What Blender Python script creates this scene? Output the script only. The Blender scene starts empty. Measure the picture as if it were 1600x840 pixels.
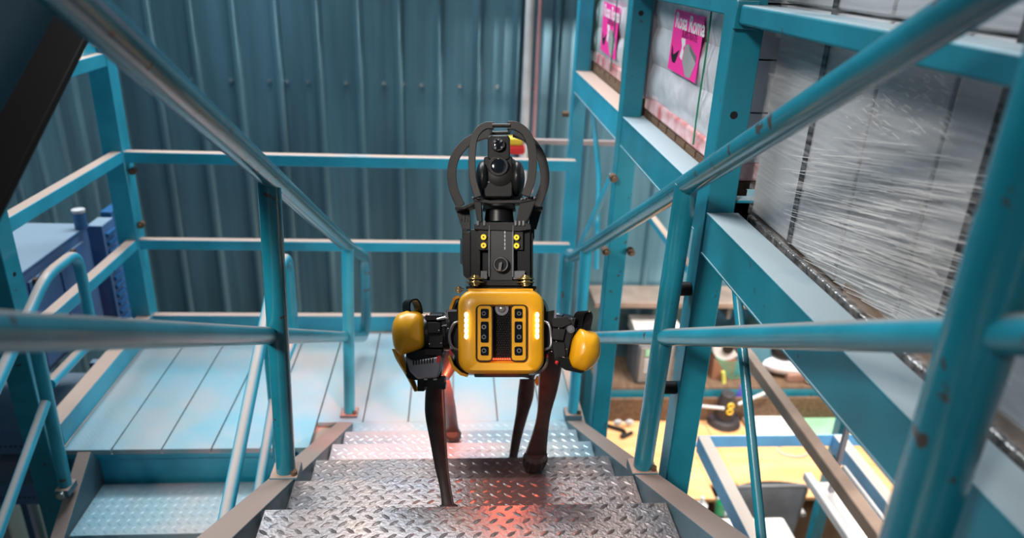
import bpy, bmesh, math, random
from mathutils import Vector, Matrix
V = Vector
random.seed(7)
COL = bpy.context.scene.collection
SC = bpy.context.scene

# ---------------------------------------------------------------- camera
FPX = 1148.0
def _nrm(v): return v.normalized()
_n = _nrm(V((-116, 2721, FPX)))                 # straight down, as the lens sees it
_d = V((-90, -488, FPX)); _d = _nrm(_d - _n * _d.dot(_n))   # level, along the stairs
_r = _n.cross(_d)
MW = Matrix((_r, _d, -_n))                      # lens axes -> world axes
EYE = V((0, 0, 1.895))
cam_data = bpy.data.cameras.new('camera'); cam = bpy.data.objects.new('camera', cam_data); COL.objects.link(cam)
R3 = Matrix((MW @ V((1, 0, 0)), MW @ V((0, -1, 0)), MW @ V((0, 0, -1)))).transposed()
cam.matrix_world = Matrix.Translation(EYE) @ R3.to_4x4()
cam_data.sensor_width = 36.0; cam_data.lens = 36.0 * FPX / 1600.0
cam_data.clip_start = 0.02; cam_data.clip_end = 100
cam_data.dof.use_dof = True; cam_data.dof.focus_distance = 1.78; cam_data.dof.aperture_fstop = 2.2
SC.camera = cam

# ---------------------------------------------------------------- light
world = bpy.data.worlds.new('hall_air'); SC.world = world; world.use_nodes = True
world.node_tree.nodes['Background'].inputs[0].default_value = (0.55, 0.72, 0.85, 1)
world.node_tree.nodes['Background'].inputs[1].default_value = 0.09
def area(name, loc, target, sx, sy, power, color, spread=180):
    l = bpy.data.lights.new(name, 'AREA'); l.shape = 'RECTANGLE'; l.size = sx; l.size_y = sy
    l.energy = power; l.color = color; l.spread = math.radians(spread)
    o = bpy.data.objects.new(name, l); COL.objects.link(o); o.location = loc
    o.rotation_euler = (V(target) - V(loc)).to_track_quat('-Z', 'Y').to_euler(); return o
area('skylight', (-0.5, 5.0, 5.2), (-0.2, 2.4, 0.2), 3.4, 1.0, 260, (0.93, 0.97, 1.0))
area('overhead_fill', (0.2, 3.3, 5.6), (0.2, 3.0, 0.0), 1.2, 1.2, 22, (0.95, 0.97, 1.0), 75)  # unseen overhead fill, spread narrowed to keep the near rails dark
area('left_graze_fill', (-2.35, 4.2, 3.9), (0.7, 3.1, 1.4), 1.6, 1.0, 95, (0.92, 0.97, 1.0))  # added fill without a window: grazes the wall ribs, brightens the rack side
area('robot_fill', (-2.4, -1.6, 4.2), (0.0, 1.7, 0.9), 0.8, 0.8, 16, (1.0, 0.93, 0.86), 34)  # unseen fill for the robot's front, kept narrow to spare the near rails
area('workshop_lamp', (2.7, 4.4, 0.85), (2.6, 4.9, -1.75), 1.6, 0.5, 150, (1.0, 0.93, 0.84))
area('frame_fill', (2.0, 1.5, 0.95), (1.9, 4.2, -1.3), 1.2, 0.25, 42, (1.0, 0.95, 0.9))  # added out of view under the rack to brighten the lower frame
SC.view_settings.view_transform = 'Standard'; SC.view_settings.look = 'None'
SC.view_settings.exposure = 0.03; SC.view_settings.gamma = 1.0; SC.view_settings.use_curve_mapping = False

# ---------------------------------------------------------------- measuring helpers
def ray(px, py): return MW @ V((px - 800, py - 420, FPX))
def at(px, py, x=None, y=None, z=None):
    v = ray(px, py)
    if x is not None: t = x / v.x
    elif y is not None: t = y / v.y
    else: t = (z - EYE.z) / v.z
    return EYE + v * t

# ---------------------------------------------------------------- materials
def mat(name, color, rough=0.5, metal=0.0, dust=0.0, dust_col=(0.46, 0.34, 0.28), var=0.12, vscale=6,
        chips=0.0, chip_col=(0.05, 0.04, 0.035), bump=0.0, bscale=60, emit=None, spec=0.5, coat=0.0, var_col=None, stretch=(1, 1, 1)):
    m = bpy.data.materials.new(name); m.use_nodes = True
    nt = m.node_tree; N = nt.nodes; L = nt.links; b = N['Principled BSDF']
    b.inputs['Roughness'].default_value = rough; b.inputs['Metallic'].default_value = metal
    b.inputs['Specular IOR Level'].default_value = spec
    if coat: b.inputs['Coat Weight'].default_value = coat; b.inputs['Coat Roughness'].default_value = 0.15
    if emit:
        b.inputs['Emission Color'].default_value = (*emit[0], 1); b.inputs['Emission Strength'].default_value = emit[1]
    tc = N.new('ShaderNodeNewGeometry'); mp = N.new('ShaderNodeMapping'); mp.inputs['Scale'].default_value = stretch
    L.new(tc.outputs['Position'], mp.inputs['Vector'])
    def noise(scale, detail=4):
        n = N.new('ShaderNodeTexNoise'); n.inputs['Scale'].default_value = scale; n.inputs['Detail'].default_value = detail
        L.new(mp.outputs[0], n.inputs['Vector']); return n
    def ramp(src, a, c):
        r = N.new('ShaderNodeMapRange'); r.inputs[1].default_value = a; r.inputs[2].default_value = c
        L.new(src, r.inputs[0]); return r.outputs[0]
    def mix(fac, a, c):
        x = N.new('ShaderNodeMix'); x.data_type = 'RGBA'; L.new(fac, x.inputs[0])
        for s, val in ((6, a), (7, c)):
            if isinstance(val, tuple): x.inputs[s].default_value = (*val, 1)
            else: L.new(val, x.inputs[s])
        return x.outputs[2]
    n1 = noise(vscale)
    lo = tuple(c * (1 - var) for c in color); hi = tuple(min(1, c * (1 + var)) for c in color)
    if var_col: lo, hi = color, var_col
    col = mix(ramp(n1.outputs['Fac'], 0.35, 0.65), lo, hi)
    if chips:
        n2 = noise(22, 6); col = mix(ramp(n2.outputs['Fac'], 0.70 - chips * 0.1, 0.73 - chips * 0.1), col, chip_col)
    if dust:
        sep = N.new('ShaderNodeSeparateXYZ'); L.new(tc.outputs['Normal'], sep.inputs[0])
        up = ramp(sep.outputs[2], 0.55, 0.97)
        n3 = noise(3.5, 5); mu = N.new('ShaderNodeMath'); mu.operation = 'MULTIPLY'
        L.new(up, mu.inputs[0]); L.new(ramp(n3.outputs['Fac'], 0.5 - 0.5 * dust, 0.75 - 0.5 * dust), mu.inputs[1])
        col = mix(mu.outputs[0], col, dust_col)
        rr = N.new('ShaderNodeMapRange'); rr.inputs[3].default_value = rough; rr.inputs[4].default_value = 0.75
        L.new(mu.outputs[0], rr.inputs[0]); L.new(rr.outputs[0], b.inputs['Roughness'])
    L.new(col, b.inputs['Base Color'])
    if bump:
        n4 = noise(bscale, 3); bp = N.new('ShaderNodeBump'); bp.inputs['Strength'].default_value = bump; bp.inputs['Distance'].default_value = 0.01
        L.new(n4.outputs['Fac'], bp.inputs['Height']); L.new(bp.outputs[0], b.inputs['Normal'])
    return m
TEAL = mat('teal_paint', (0.010, 0.235, 0.33), 0.32, dust=0.75, chips=0.25, var=0.15, coat=0.2)
TUBE = mat('tube_teal_paint', (0.007, 0.165, 0.235), 0.24, dust=0.12, chips=0.5, var=0.15, coat=0.4, )
TEALB = mat('bright_teal_paint', (0.02, 0.33, 0.48), 0.35, dust=0.8, var=0.12, coat=0.2)
TEALR = mat('rack_teal_paint', (0.010, 0.19, 0.265), 0.36, dust=0.5, dust_col=(0.34, 0.42, 0.46), chips=0.25, var=0.12)
DEEP = mat('deep_teal_paint', (0.006, 0.05, 0.075), 0.5, dust=0.6, dust_col=(0.03, 0.02, 0.018), var=0.2)
WALLM = mat('ribbed_sheet_paint', (0.115, 0.235, 0.30), 0.29, metal=0.5, var=0.25, vscale=1.6, stretch=(3, 3, 0.25), bump=0.03, bscale=8)
LINER = mat('liner_sheet', (0.03, 0.10, 0.14), 0.6)
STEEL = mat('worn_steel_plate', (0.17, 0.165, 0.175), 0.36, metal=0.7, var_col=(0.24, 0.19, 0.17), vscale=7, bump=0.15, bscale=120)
BLUEPLATE = mat('worn_blue_plate', (0.16, 0.40, 0.50), 0.42, metal=0.1, var_col=(0.42, 0.39, 0.37), vscale=1.7, bump=0.1, bscale=120)
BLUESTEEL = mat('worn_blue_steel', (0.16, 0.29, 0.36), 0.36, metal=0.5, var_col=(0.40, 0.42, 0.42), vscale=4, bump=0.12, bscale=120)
STRING = mat('stringer_paint', (0.05, 0.12, 0.155), 0.5, dust=0.95, dust_col=(0.33, 0.23, 0.185))
CHROME = mat('bright_bolt', (0.75, 0.72, 0.68), 0.25, metal=1.0)
BRONZE = mat('rusty_bolt', (0.13, 0.08, 0.05), 0.55, metal=0.4)
BLACK = mat('black_plastic', (0.006, 0.006, 0.0065), 0.36, var=0.2, spec=0.35)
BLACKM = mat('matte_black', (0.009, 0.008, 0.008), 0.55, var=0.2, spec=0.35)
CLAW = mat('charcoal_bar', (0.022, 0.019, 0.017), 0.42, metal=0.2)
YELLOW = mat('yellow_shell', (0.88, 0.40, 0.006), 0.36, var=0.04, coat=0.15)
LEG = mat('carbon_leg', (0.04, 0.028, 0.025), 0.42, var=0.25, vscale=30)
RUBBER = mat('ribbed_rubber', (0.015, 0.013, 0.013), 0.6)
SILVER = mat('grey_casting', (0.28, 0.27, 0.30), 0.38, metal=0.7)
GOLD = mat('gold_fitting', (0.60, 0.40, 0.16), 0.3, metal=0.9)
GLASS = mat('dark_lens', (0.004, 0.006, 0.009), 0.08, spec=0.6, coat=0.3)
LED = mat('white_led', (1, 0.9, 0.8), 0.4, emit=((1.0, 0.80, 0.62), 14))
YLED = mat('yellow_socket', (0.85, 0.62, 0.03), 0.35, emit=((0.9, 0.6, 0.02), 0.35))
REDLED = mat('red_led', (0.9, 0.05, 0.02), 0.4, emit=((1.0, 0.08, 0.03), 9))
WOOD = mat('pallet_wood', (0.10, 0.055, 0.03), 0.8, var_col=(0.17, 0.10, 0.06), vscale=5, stretch=(8, 1, 8))
CARTON = mat('grey_carton', (0.42, 0.43, 0.45), 0.5, var=0.12, vscale=3)
WHITEBAG = mat('white_sack', (0.66, 0.66, 0.70), 0.28, bump=0.9, bscale=14, var=0.15, vscale=9, coat=0.6)
PINKFILM = mat('red_film', (0.62, 0.13, 0.13), 0.3, var_col=(0.85, 0.55, 0.55), vscale=14, bump=0.7, bscale=18, coat=0.6)
PINK = mat('pink_print', (1.0, 0.035, 0.36), 0.4, var=0.05)
WHITE = mat('white_print', (0.85, 0.83, 0.85), 0.5)
PGREY = mat('grey_print', (0.33, 0.33, 0.34), 0.5)
STRAPM = mat('black_strap', (0.012, 0.012, 0.015), 0.4)
GREENS = mat('green_cord', (0.01, 0.20, 0.10), 0.5)
FOIL = mat('crumpled_film_edge', (0.32, 0.31, 0.31), 0.25, metal=0.6, bump=1.0, bscale=45, var=0.5, vscale=40)
TAPEBR = mat('brown_tape', (0.25, 0.16, 0.10), 0.35, var=0.2, coat=0.4)
BLUEC = mat('blue_cabinet', (0.05, 0.15, 0.38), 0.5, var_col=(0.10, 0.18, 0.33), vscale=3, dust=0.85, dust_col=(0.22, 0.30, 0.38))
BLUEP = mat('blue_plastic', (0.02, 0.12, 0.30), 0.45)
BROWNP = mat('brown_rail', (0.24, 0.175, 0.14), 0.45, metal=0.2, var=0.2)
PALEB = mat('pale_blue_paint', (0.16, 0.42, 0.68), 0.4, dust=0.9, dust_col=(0.62, 0.55, 0.50))
DESKW = mat('desk_wood', (0.76, 0.38, 0.15), 0.5, var_col=(0.84, 0.48, 0.24), vscale=2, stretch=(1, 6, 1))
FLOORM = mat('workshop_floor', (0.42, 0.30, 0.19), 0.6, var=0.15, vscale=1.5)
GREYP = mat('grey_plastic', (0.13, 0.13, 0.14), 0.5)
LGREY = mat('light_grey_plastic', (0.55, 0.54, 0.55), 0.5)
PAPER = mat('paper_white', (0.82, 0.80, 0.78), 0.7)
GREENP = mat('green_pad', (0.28, 0.55, 0.33), 0.6)
LIME = mat('lime_plastic', (0.45, 0.75, 0.05), 0.5)
REDP = mat('red_plastic', (0.70, 0.02, 0.02), 0.4)
YELP = mat('yellow_plastic', (0.85, 0.55, 0.03), 0.4)
PURP = mat('violet_cable', (0.07, 0.06, 0.35), 0.5)
def film_mat():
    m = bpy.data.materials.new('stretch_film'); m.use_nodes = True; nt = m.node_tree; N = nt.nodes; L = nt.links
    b = N['Principled BSDF']; b.inputs['Base Color'].default_value = (0.75, 0.75, 0.78, 1); b.inputs['Roughness'].default_value = 0.22
    b.inputs['Coat Weight'].default_value = 0.6
    g = N.new('ShaderNodeNewGeometry'); mp = N.new('ShaderNodeMapping'); mp.inputs['Scale'].default_value = (1, 2.2, 38); mp.inputs['Rotation'].default_value = (math.radians(-9), 0, 0)
    L.new(g.outputs['Position'], mp.inputs[0]); n = N.new('ShaderNodeTexNoise'); n.inputs['Scale'].default_value = 2.6; n.inputs['Detail'].default_value = 6
    L.new(mp.outputs[0], n.inputs['Vector']); bp = N.new('ShaderNodeBump'); bp.inputs['Strength'].default_value = 0.5; bp.inputs['Distance'].default_value = 0.008
    L.new(n.outputs[0], bp.inputs['Height']); L.new(bp.outputs[0], b.inputs['Normal'])
    r = N.new('ShaderNodeMapRange'); r.inputs[1].default_value = 0.42; r.inputs[2].default_value = 0.72; r.inputs[3].default_value = 0.03; r.inputs[4].default_value = 0.32
    L.new(n.outputs[0], r.inputs[0]); L.new(r.outputs[0], b.inputs['Alpha']); return m
FILM = film_mat()
STRAND = mat('film_crease', (0.80, 0.78, 0.76), 0.18, coat=1.0)

# ---------------------------------------------------------------- mesh helpers
class MB:
    def __init__(s): s.v = []; s.f = []
    def add(s, vs, fs):
        o = len(s.v); s.v += [V(p) for p in vs]; s.f += [tuple(i + o for i in f) for f in fs]; return s
    def box(s, c, d, R=None):
        c = V(c); h = [x / 2 for x in d]
        vs = [V((sx * h[0], sy * h[1], sz * h[2])) for sz in (-1, 1) for sy in (-1, 1) for sx in (-1, 1)]
        if R: vs = [R @ v for v in vs]
        return s.add([c + v for v in vs], [(0, 2, 3, 1), (4, 5, 7, 6), (0, 1, 5, 4), (2, 6, 7, 3), (0, 4, 6, 2), (1, 3, 7, 5)])
    def bb(s, x0, x1, y0, y1, z0, z1): return s.box(((x0 + x1) / 2, (y0 + y1) / 2, (z0 + z1) / 2), (abs(x1 - x0), abs(y1 - y0), abs(z1 - z0)))
    def bar(s, p0, p1, w, h, side=V((1, 0, 0))):           # box along a line; w along side, h across
        p0 = V(p0); p1 = V(p1); d = (p1 - p0); L = d.length; d.normalize()
        a = side - d * side.dot(d); a.normalize(); b = d.cross(a)
        return s.box((p0 + p1) / 2, (w, L, h), Matrix((a, d, b)).transposed())
    def sweep(s, pts, secs, cap=True):                      # secs: list of lists of offsets (world vectors), one ring per point
        n = len(secs[0]); vs = []
        for p, sec in zip(pts, secs): vs += [V(p) + o for o in sec]
        fs = []
        for i in range(len(pts) - 1):
            for j in range(n):
                k = (j + 1) % n; fs.append((i * n + j, i * n + k, (i + 1) * n + k, (i + 1) * n + j))
        if cap: fs.append(tuple(range(n))[::-1]); fs.append(tuple((len(pts) - 1) * n + j for j in range(n)))
        return s.add(vs, fs)
    def tube(s, pts, r, n=14):
        pts = [V(p) for p in pts]; rs = r if isinstance(r, (list, tuple)) else [r] * len(pts)
        t0 = (pts[1] - pts[0]).normalized(); a = t0.orthogonal().normalized(); secs = []
        for i, p in enumerate(pts):
            t = (pts[min(i + 1, len(pts) - 1)] - pts[max(i - 1, 0)]).normalized()
            a = (a - t * a.dot(t)).normalized(); b = t.cross(a)
            secs.append([(a * math.cos(q) + b * math.sin(q)) * rs[i] for q in [2 * math.pi * k / n for k in range(n)]])
        return s.sweep(pts, secs)
    def cyl(s, p0, p1, r, r1=None, n=16): return s.tube([p0, p1], [r, r if r1 is None else r1], n)
    def sph(s, c, rad, nu=20, nv=12, A=None):
        c = V(c); vs = []; fs = []
        if not isinstance(rad, (tuple, list)): rad = (rad,) * 3
        for i in range(nv + 1):
            th = math.pi * i / nv
            for j in range(nu):
                ph = 2 * math.pi * j / nu; p = V((rad[0] * math.sin(th) * math.cos(ph), rad[1] * math.sin(th) * math.sin(ph), rad[2] * math.cos(th)))
                vs.append(c + (A @ p if A else p))
        for i in range(nv):
            for j in range(nu):
                k = (j + 1) % nu; fs.append((i * nu + j, (i + 1) * nu + j, (i + 1) * nu + k, i * nu + k))
        return s.add(vs, fs)
    def prism(s, front, back):                              # two matching outlines
        n = len(front); fs = [tuple(range(n)), tuple(range(2 * n - 1, n - 1, -1))]
        for j in range(n): k = (j + 1) % n; fs.append((j, n + j, n + k, k))
        return s.add(list(front) + list(back), fs)
    def ring(s, o0, i0, o1, i1):                            # framed opening: outer/inner outlines, front 0, back 1
        n = len(o0); fs = []
        for j in range(n):
            k = (j + 1) % n
            fs += [(j, k, n + k, n + j), (2 * n + j, 3 * n + j, 3 * n + k, 2 * n + k), (j, 2 * n + j, 2 * n + k, k), (n + j, n + k, 3 * n + k, 3 * n + j)]
        return s.add(list(o0) + list(i0) + list(o1) + list(i1), fs)
    def dome(s, outline, centre, steps):                    # steps: list of (scale, offset vector)
        n = len(outline); c = V(centre); vs = []
        for sc, off in steps: vs += [c + (V(p) - c) * sc + off for p in outline]
        fs = [tuple(range(n))]
        for i in range(len(steps) - 1):
            for j in range(n):
                k = (j + 1) % n; fs.append((i * n + j, i * n + k, (i + 1) * n + k, (i + 1) * n + j))
        fs.append(tuple((len(steps) - 1) * n + j for j in range(n))[::-1])
        return s.add(vs, fs)
WL = {}
def obj(name, mb, m, parent=None, bevel=0.0, smooth=35, **props):
    vs = mb.v; lo = V([min(v[i] for v in vs) for i in range(3)]); hi = V([max(v[i] for v in vs) for i in range(3)])
    c = (lo + hi) / 2
    me = bpy.data.meshes.new(name); me.from_pydata([v - c for v in vs], [], mb.f); me.update()
    bm = bmesh.new(); bm.from_mesh(me); bmesh.ops.recalc_face_normals(bm, faces=bm.faces); bm.to_mesh(me); bm.free()
    if smooth:
        me.polygons.foreach_set('use_smooth', [True] * len(me.polygons)); me.set_sharp_from_angle(angle=math.radians(smooth))
    me.materials.append(m); o = bpy.data.objects.new(name, me); COL.objects.link(o)
    if parent: o.parent = parent; o.location = c - WL[parent.name]
    else: o.location = c
    WL[o.name] = c
    if bevel:
        b = o.modifiers.new('bevel', 'BEVEL'); b.width = bevel; b.segments = 2; b.limit_method = 'ANGLE'; b.angle_limit = math.radians(40)
    for k, val in props.items(): o[k] = val
    return o
def thing(name, loc, label, cat, group=None):
    o = bpy.data.objects.new(name, None); COL.objects.link(o); o.location = loc; WL[o.name] = V(loc); o.empty_display_size = 0.1
    return tag(o, label, cat, group)
def tag(o, label, cat, group=None):
    o['label'] = label; o['category'] = cat
    if group: o['group'] = group
    return o
def setting(name, loc):
    o = bpy.data.objects.new(name, None); COL.objects.link(o); o.location = loc; WL[o.name] = V(loc); o['kind'] = 'structure'; return o
def share(src, parent, shift):                              # another piece with the same mesh
    o = src.copy(); COL.objects.link(o); c = WL[src.name] + V(shift); o.parent = parent; o.location = c - WL[parent.name]; WL[o.name] = c; return o
def fillet(pts, r, n=6):
    pts = [V(p) for p in pts]; out = [pts[0]]
    for i in range(1, len(pts) - 1):
        a, b, c = pts[i - 1], pts[i], pts[i + 1]; u = (a - b).normalized(); w = (c - b).normalized()
        rr = min(r, (a - b).length * 0.49, (c - b).length * 0.49); p0 = b + u * rr; p2 = b + w * rr
        for k in range(n + 1):
            t = k / n; out.append(p0 * (1 - t) ** 2 + b * 2 * t * (1 - t) + p2 * t * t)
    out.append(pts[-1]); return out
def smoothline(pts, n=5):
    pts = [V(p) for p in pts]; P = [pts[0] * 2 - pts[1]] + pts + [pts[-1] * 2 - pts[-2]]; out = []
    for i in range(1, len(P) - 2):
        for k in range(n):
            t = k / n; a, b, c, d = P[i - 1:i + 3]
            out.append(0.5 * (2 * b + (c - a) * t + (2 * a - 5 * b + 4 * c - d) * t * t + (3 * b - a - 3 * c + d) * t ** 3))
    out.append(pts[-1]); return out

# raised lozenges of chequer plate on a rectangle at height z
def lozenges(x0, x1, y0, y1, z, sx=0.037, sy=0.041, h=0.0018, L=0.0135, W=0.0048):
    m = MB(); j = 0; y = y0 + sy * 0.3
    while y < y1 - sy * 0.2:
        x = x0 + sx * (0.35 if j % 2 == 0 else 0.85); ang = math.radians(38 if j % 2 else -38); ca, sa = math.cos(ang), math.sin(ang)
        while x < x1 - sx * 0.25:
            pts = [(-L, 0, 0), (-L * .45, -W, 0), (L * .45, -W, 0), (L, 0, 0), (L * .45, W, 0), (-L * .45, W, 0), (-L * .45, 0, h), (L * .45, 0, h)]
            m.add([(x + a * ca - b * sa, y + a * sa + b * ca, z + c) for a, b, c in pts],
                  [(0, 1, 6), (1, 2, 7, 6), (2, 3, 7), (3, 4, 7), (4, 5, 6, 7), (5, 0, 6)])
            x += sx
        y += sy / 2; j += 1
    return m

# ================================================================ SETTING
ZF = -2.5; YB = 5.9; XL = -2.62
f = obj('floor', MB().bb(-6, 7, -3, 9, ZF - 0.1, ZF), FLOORM, kind='structure')
RIB = 0.305
def sheets(wall, axis, a0, a1, z0, z1, face):               # ribbed sheets, three ribs each
    # axis 'x': wall plane y=face, looking -y ; axis 'y': wall plane x=face, looking +x
    first = None; a = a0
    while a < a1 - 0.01:
        prof = []
        for k in range(3):
            s = k * RIB
            prof += [(s, 0), (s + 0.07, 0), (s + 0.078, 0.0012), (s + 0.088, 0), (s + 0.15, 0), (s + 0.158, 0.0012), (s + 0.168, 0), (s + 0.222, 0), (s + 0.228, 0.010), (s + 0.238, 0.022), (s + 0.250, 0.030), (s + 0.264, 0.033), (s + 0.278, 0.030), (s + 0.290, 0.022), (s + 0.300, 0.010)]
        prof.append((3 * RIB - 0.003, 0))
        if first is None:
            m = MB(); n = len(prof); pts = []
            for zz in (z0, z1):
                for s, d in prof: pts.append((a + s, face - d, zz) if axis == 'x' else (face + d, a + s, zz))
            m.add(pts, [(i, i + 1, n + i + 1, n + i) for i in range(n - 1)])
            first = obj('panel', m, WALLM, wall, smooth=48); last = first
        else:
            share(first, wall, (a - a0, 0, 0) if axis == 'x' else (0, a - a0, 0))
        a += 3 * RIB
wb = setting('wall_back', (0, YB, ZF)); obj('backing', MB().bb(XL - .05, 6.5, YB + 0.02, YB + 0.1, ZF, 6.0), LINER, wb)
xr0 = at(685, 0, y=YB).x - 0.264; xb0 = xr0 - 3 * RIB * math.ceil((xr0 - XL - 0.02) / (3 * RIB)) + 0.0
sheets(wb, 'x', xb0, 6.4, ZF, 5.9, YB)
wl = setting('wall_left', (XL, 2, ZF)); obj('backing', MB().bb(XL - 0.12, XL - 0.04, -1.0, YB, ZF, 6.0), LINER, wl)
sheets(wl, 'y', -0.6, YB - 0.1, ZF, 5.9, XL - 0.03)
# screw heads in the valleys of the back wall
first = None
for px, py in [(300, 125), (360, 126), (420, 127), (448, 128), (481, 128), (540, 130), (599, 131), (629, 132), (658, 133), (718, 135), (776, 136), (834, 138)]:
    p = at(px, py, y=YB - 0.012)
    if first is None: first = obj('screw', MB().cyl(p + V((0, 0.01, 0)), p, 0.016, n=12).cyl(p, p - V((0, 0.012, 0)), 0.009, n=6), CHROME, wb); c0 = WL[first.name]; p0 = p
    else: share(first, wb, p - p0)
# horizontal girt seen through the gaps on the far wall
pa = at(560, 300, y=YB - 0.02)
wr = obj('wall_right', MB().bb(6.4, 6.5, -2, YB, ZF, 6), LINER, kind='structure')

# wall conduit
c = thing('wall_conduit', at(815, 215, y=YB - 0.07), 'pale vertical pipe with red edge on back wall above yellow robot', 'pipe')
a1, a0 = at(815, 300, y=YB - 0.08), at(815, -60, y=YB - 0.08)
ax = a1.x
obj('pipe', MB().cyl((ax, YB - 0.08, a1.z), (ax, YB - 0.08, 4.5), 0.034), LGREY, c)
obj('side_pipe', MB().cyl((ax + 0.075, YB - 0.08, a1.z), (ax + 0.075, YB - 0.08, 4.5), 0.016), mat('faded_red', (0.42, 0.22, 0.24), 0.5), c)
for k in range(2): obj('clamp', MB().bb(ax - 0.06, ax + 0.11, YB - 0.12, YB - 0.036, 2.6 + k * 1.2, 2.64 + k * 1.2), SILVER, c)

# ================================================================ LANDING
DX0, DX1, DY0, DY1 = -1.56, 0.56, 2.565, 3.575
land = thing('landing_platform', (-0.5, 3.0, 0), 'blue and grey chequer plate landing at the foot of the stairs', 'platform')
seams = [at(px, py, z=0).x for px, py in ((180, 692.6), (257.4, 690.2), (332.4, 690.2), (480, 686))]
xs = [DX0]; w = 0.205
s0 = at(180, 692.6, z=0).x; xs = [DX0, s0]
while xs[-1] + 0.2 < DX1: xs.append(xs[-1] + 0.1975)
xs.append(DX1)
for a, b in zip(xs[:-1], xs[1:]):
    y0 = DY0 if b <= -0.44 else 2.745
    pl = obj('plank', MB().bb(a + 0.003, b - 0.003, y0, DY1, -0.022, 0.0), BLUEPLATE, land, bevel=0.0015)
    obj('raised_pattern', lozenges(a + 0.004, b - 0.004, y0, DY1, 0.0, sx=0.021, sy=0.023, h=0.0008, L=0.0075, W=0.0028), BLUEPLATE, pl, kind='stuff')
obj('sub_plate', MB().bb(DX0, DX1, DY0 + 0.01, DY1, -0.034, -0.024), STRING, land)
obj('edge_beam', MB().bb(DX0, -0.56, DY0, DY0 + 0.012, -0.045, -0.0225).bb(DX0, -0.56, DY0 + 0.02, DY0 + 0.035, -0.2, -0.045).bb(DX0, -0.56, DY0 - 0.005, DY0 + 0.04, -0.215, -0.2), TEALB, land, bevel=0.002)
obj('edge_beam', MB().bb(DX0, 0.6, DY1, DY1 + 0.06, -0.2, 0.0), TEALB, land, bevel=0.002)
obj('edge_beam', MB().bb(DX1, 0.6, 2.4, DY1, -0.2, -0.0), TEALB, land, bevel=0.002)
obj('edge_beam', MB().bb(DX0 - 0.04, DX0, DY0, DY1, -0.2, 0.0), TEALB, land, bevel=0.002)
for px_, py_ in ((0.57, 3.60), (0.57, 2.55)):
    obj('support_post', MB().bb(px_ - 0.035, px_ + 0.035, py_ - 0.035, py_ + 0.035, ZF, -0.2), TEALB, land, bevel=0.003)

# guard rail along the back and left of the landing
g = thing('guard_rail', (-0.5, 3.6, 0), 'bright teal boxed guard rail around the back and left of landing', 'railing')
gy = 3.6; gx = -1.60
zt = at(540, 250, y=gy).z; zm = at(540, 382, y=gy).z
obj('top_rail', MB().bb(gx, 0.62, gy - 0.025, gy + 0.025, zt - 0.03, zt + 0.025), TEALB, g, bevel=0.004)
obj('mid_rail', MB().bb(gx, 0.62, gy - 0.022, gy + 0.022, zm - 0.03, zm + 0.022), TEALB, g, bevel=0.004)
obj('toe_board', MB().bb(gx, 0.62, gy - 0.012, gy - 0.004, 0.0, 0.085).bb(gx, 0.62, gy - 0.012, gy + 0.03, 0.085, 0.093), TEALB, g, bevel=0.002)
ny = 2.60
for nm, z, h in (('top_rail', zt, 0.028), ('mid_rail', zm, 0.026)):
    obj(nm, MB().bb(gx - 0.025, gx + 0.025, ny, gy, z - h, z + h), TEALB, g, bevel=0.004)
obj('top_rail', MB().bb(gx - 0.025, gx + 0.025, ny, gy, 1.37, 1.43), TEALB, g, bevel=0.004)
obj('toe_board', MB().bb(gx - 0.04, gx + 0.035, ny, gy, 0.092, 0.1).bb(gx + 0.027, gx + 0.035, ny, gy, 0.0, 0.092), TEALB, g, bevel=0.002)
cp = obj('corner_post', MB().bb(gx - 0.065, gx + 0.03, gy - 0.03, gy + 0.065, ZF, 1.46), TEALB, g, bevel=0.004)
obj('gusset', MB().prism([(gx - 0.02, gy - 0.031, 1.43), (gx - 0.02, gy - 0.17, 1.43), (gx - 0.02, gy - 0.031, 1.56)], [(gx - 0.01, gy - 0.031, 1.43), (gx - 0.01, gy - 0.17, 1.43), (gx - 0.01, gy - 0.031, 1.56)]), TEALB, g)
obj('near_post', MB().bb(gx - 0.065, gx + 0.03, ny - 0.095, ny, ZF, 1.5), TEAL, g, bevel=0.004)
for px, py in ((206, 268), (219, 352)):
    p = at(px, py, y=gy - 0.02); obj('bolt', MB().cyl(p, p + V((0.0, 0.03, 0)), 0.017, n=10).cyl(p, p - V((0, 0.015, 0)), 0.01, n=6), BRONZE, cp)
for pz in (0.78, 0.55, 0.3): p = V((gx + 0.03, ny - 0.05, pz)); obj('bolt_hole', MB().cyl(p, p + V((0.002, 0, 0)), 0.008, n=10), BLACKM, g)

# thin pale rail and small tagged box behind the robot's head
yy = 4.35
p1, p2 = at(792, 219, y=yy), at(1010, 226, y=yy)
tr = thing('wall_handrail', p1, 'thin dusty rail between back wall and teal rack, behind robot', 'rail')
obj('bar', MB().bb(p1.x, p2.x, yy - 0.015, yy + 0.015, p1.z - 0.018, p1.z + 0.012), mat('dusty_rose_paint', (0.50, 0.38, 0.36), 0.6), tr, bevel=0.003)
obj('upright', MB().bb(p1.x, p1.x + 0.04, yy - 0.015, yy + 0.015, ZF, p1.z - 0.018), TEALB, tr, bevel=0.003)
p = at(806, 226, y=yy - 0.05)
sb = thing('warning_beacon', p, 'red and yellow box showing behind the claw cage at the top', 'box')
obj('lower_body', MB().bb(p.x - 0.055, p.x + 0.055, p.y - 0.03, p.y + 0.034, p.z - 0.055, p.z), REDP, sb, bevel=0.015)
obj('cap', MB().bb(p.x - 0.055, p.x + 0.04, p.y - 0.03, p.y + 0.034, p.z, p.z + 0.05), YELP, sb, bevel=0.015)

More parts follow.
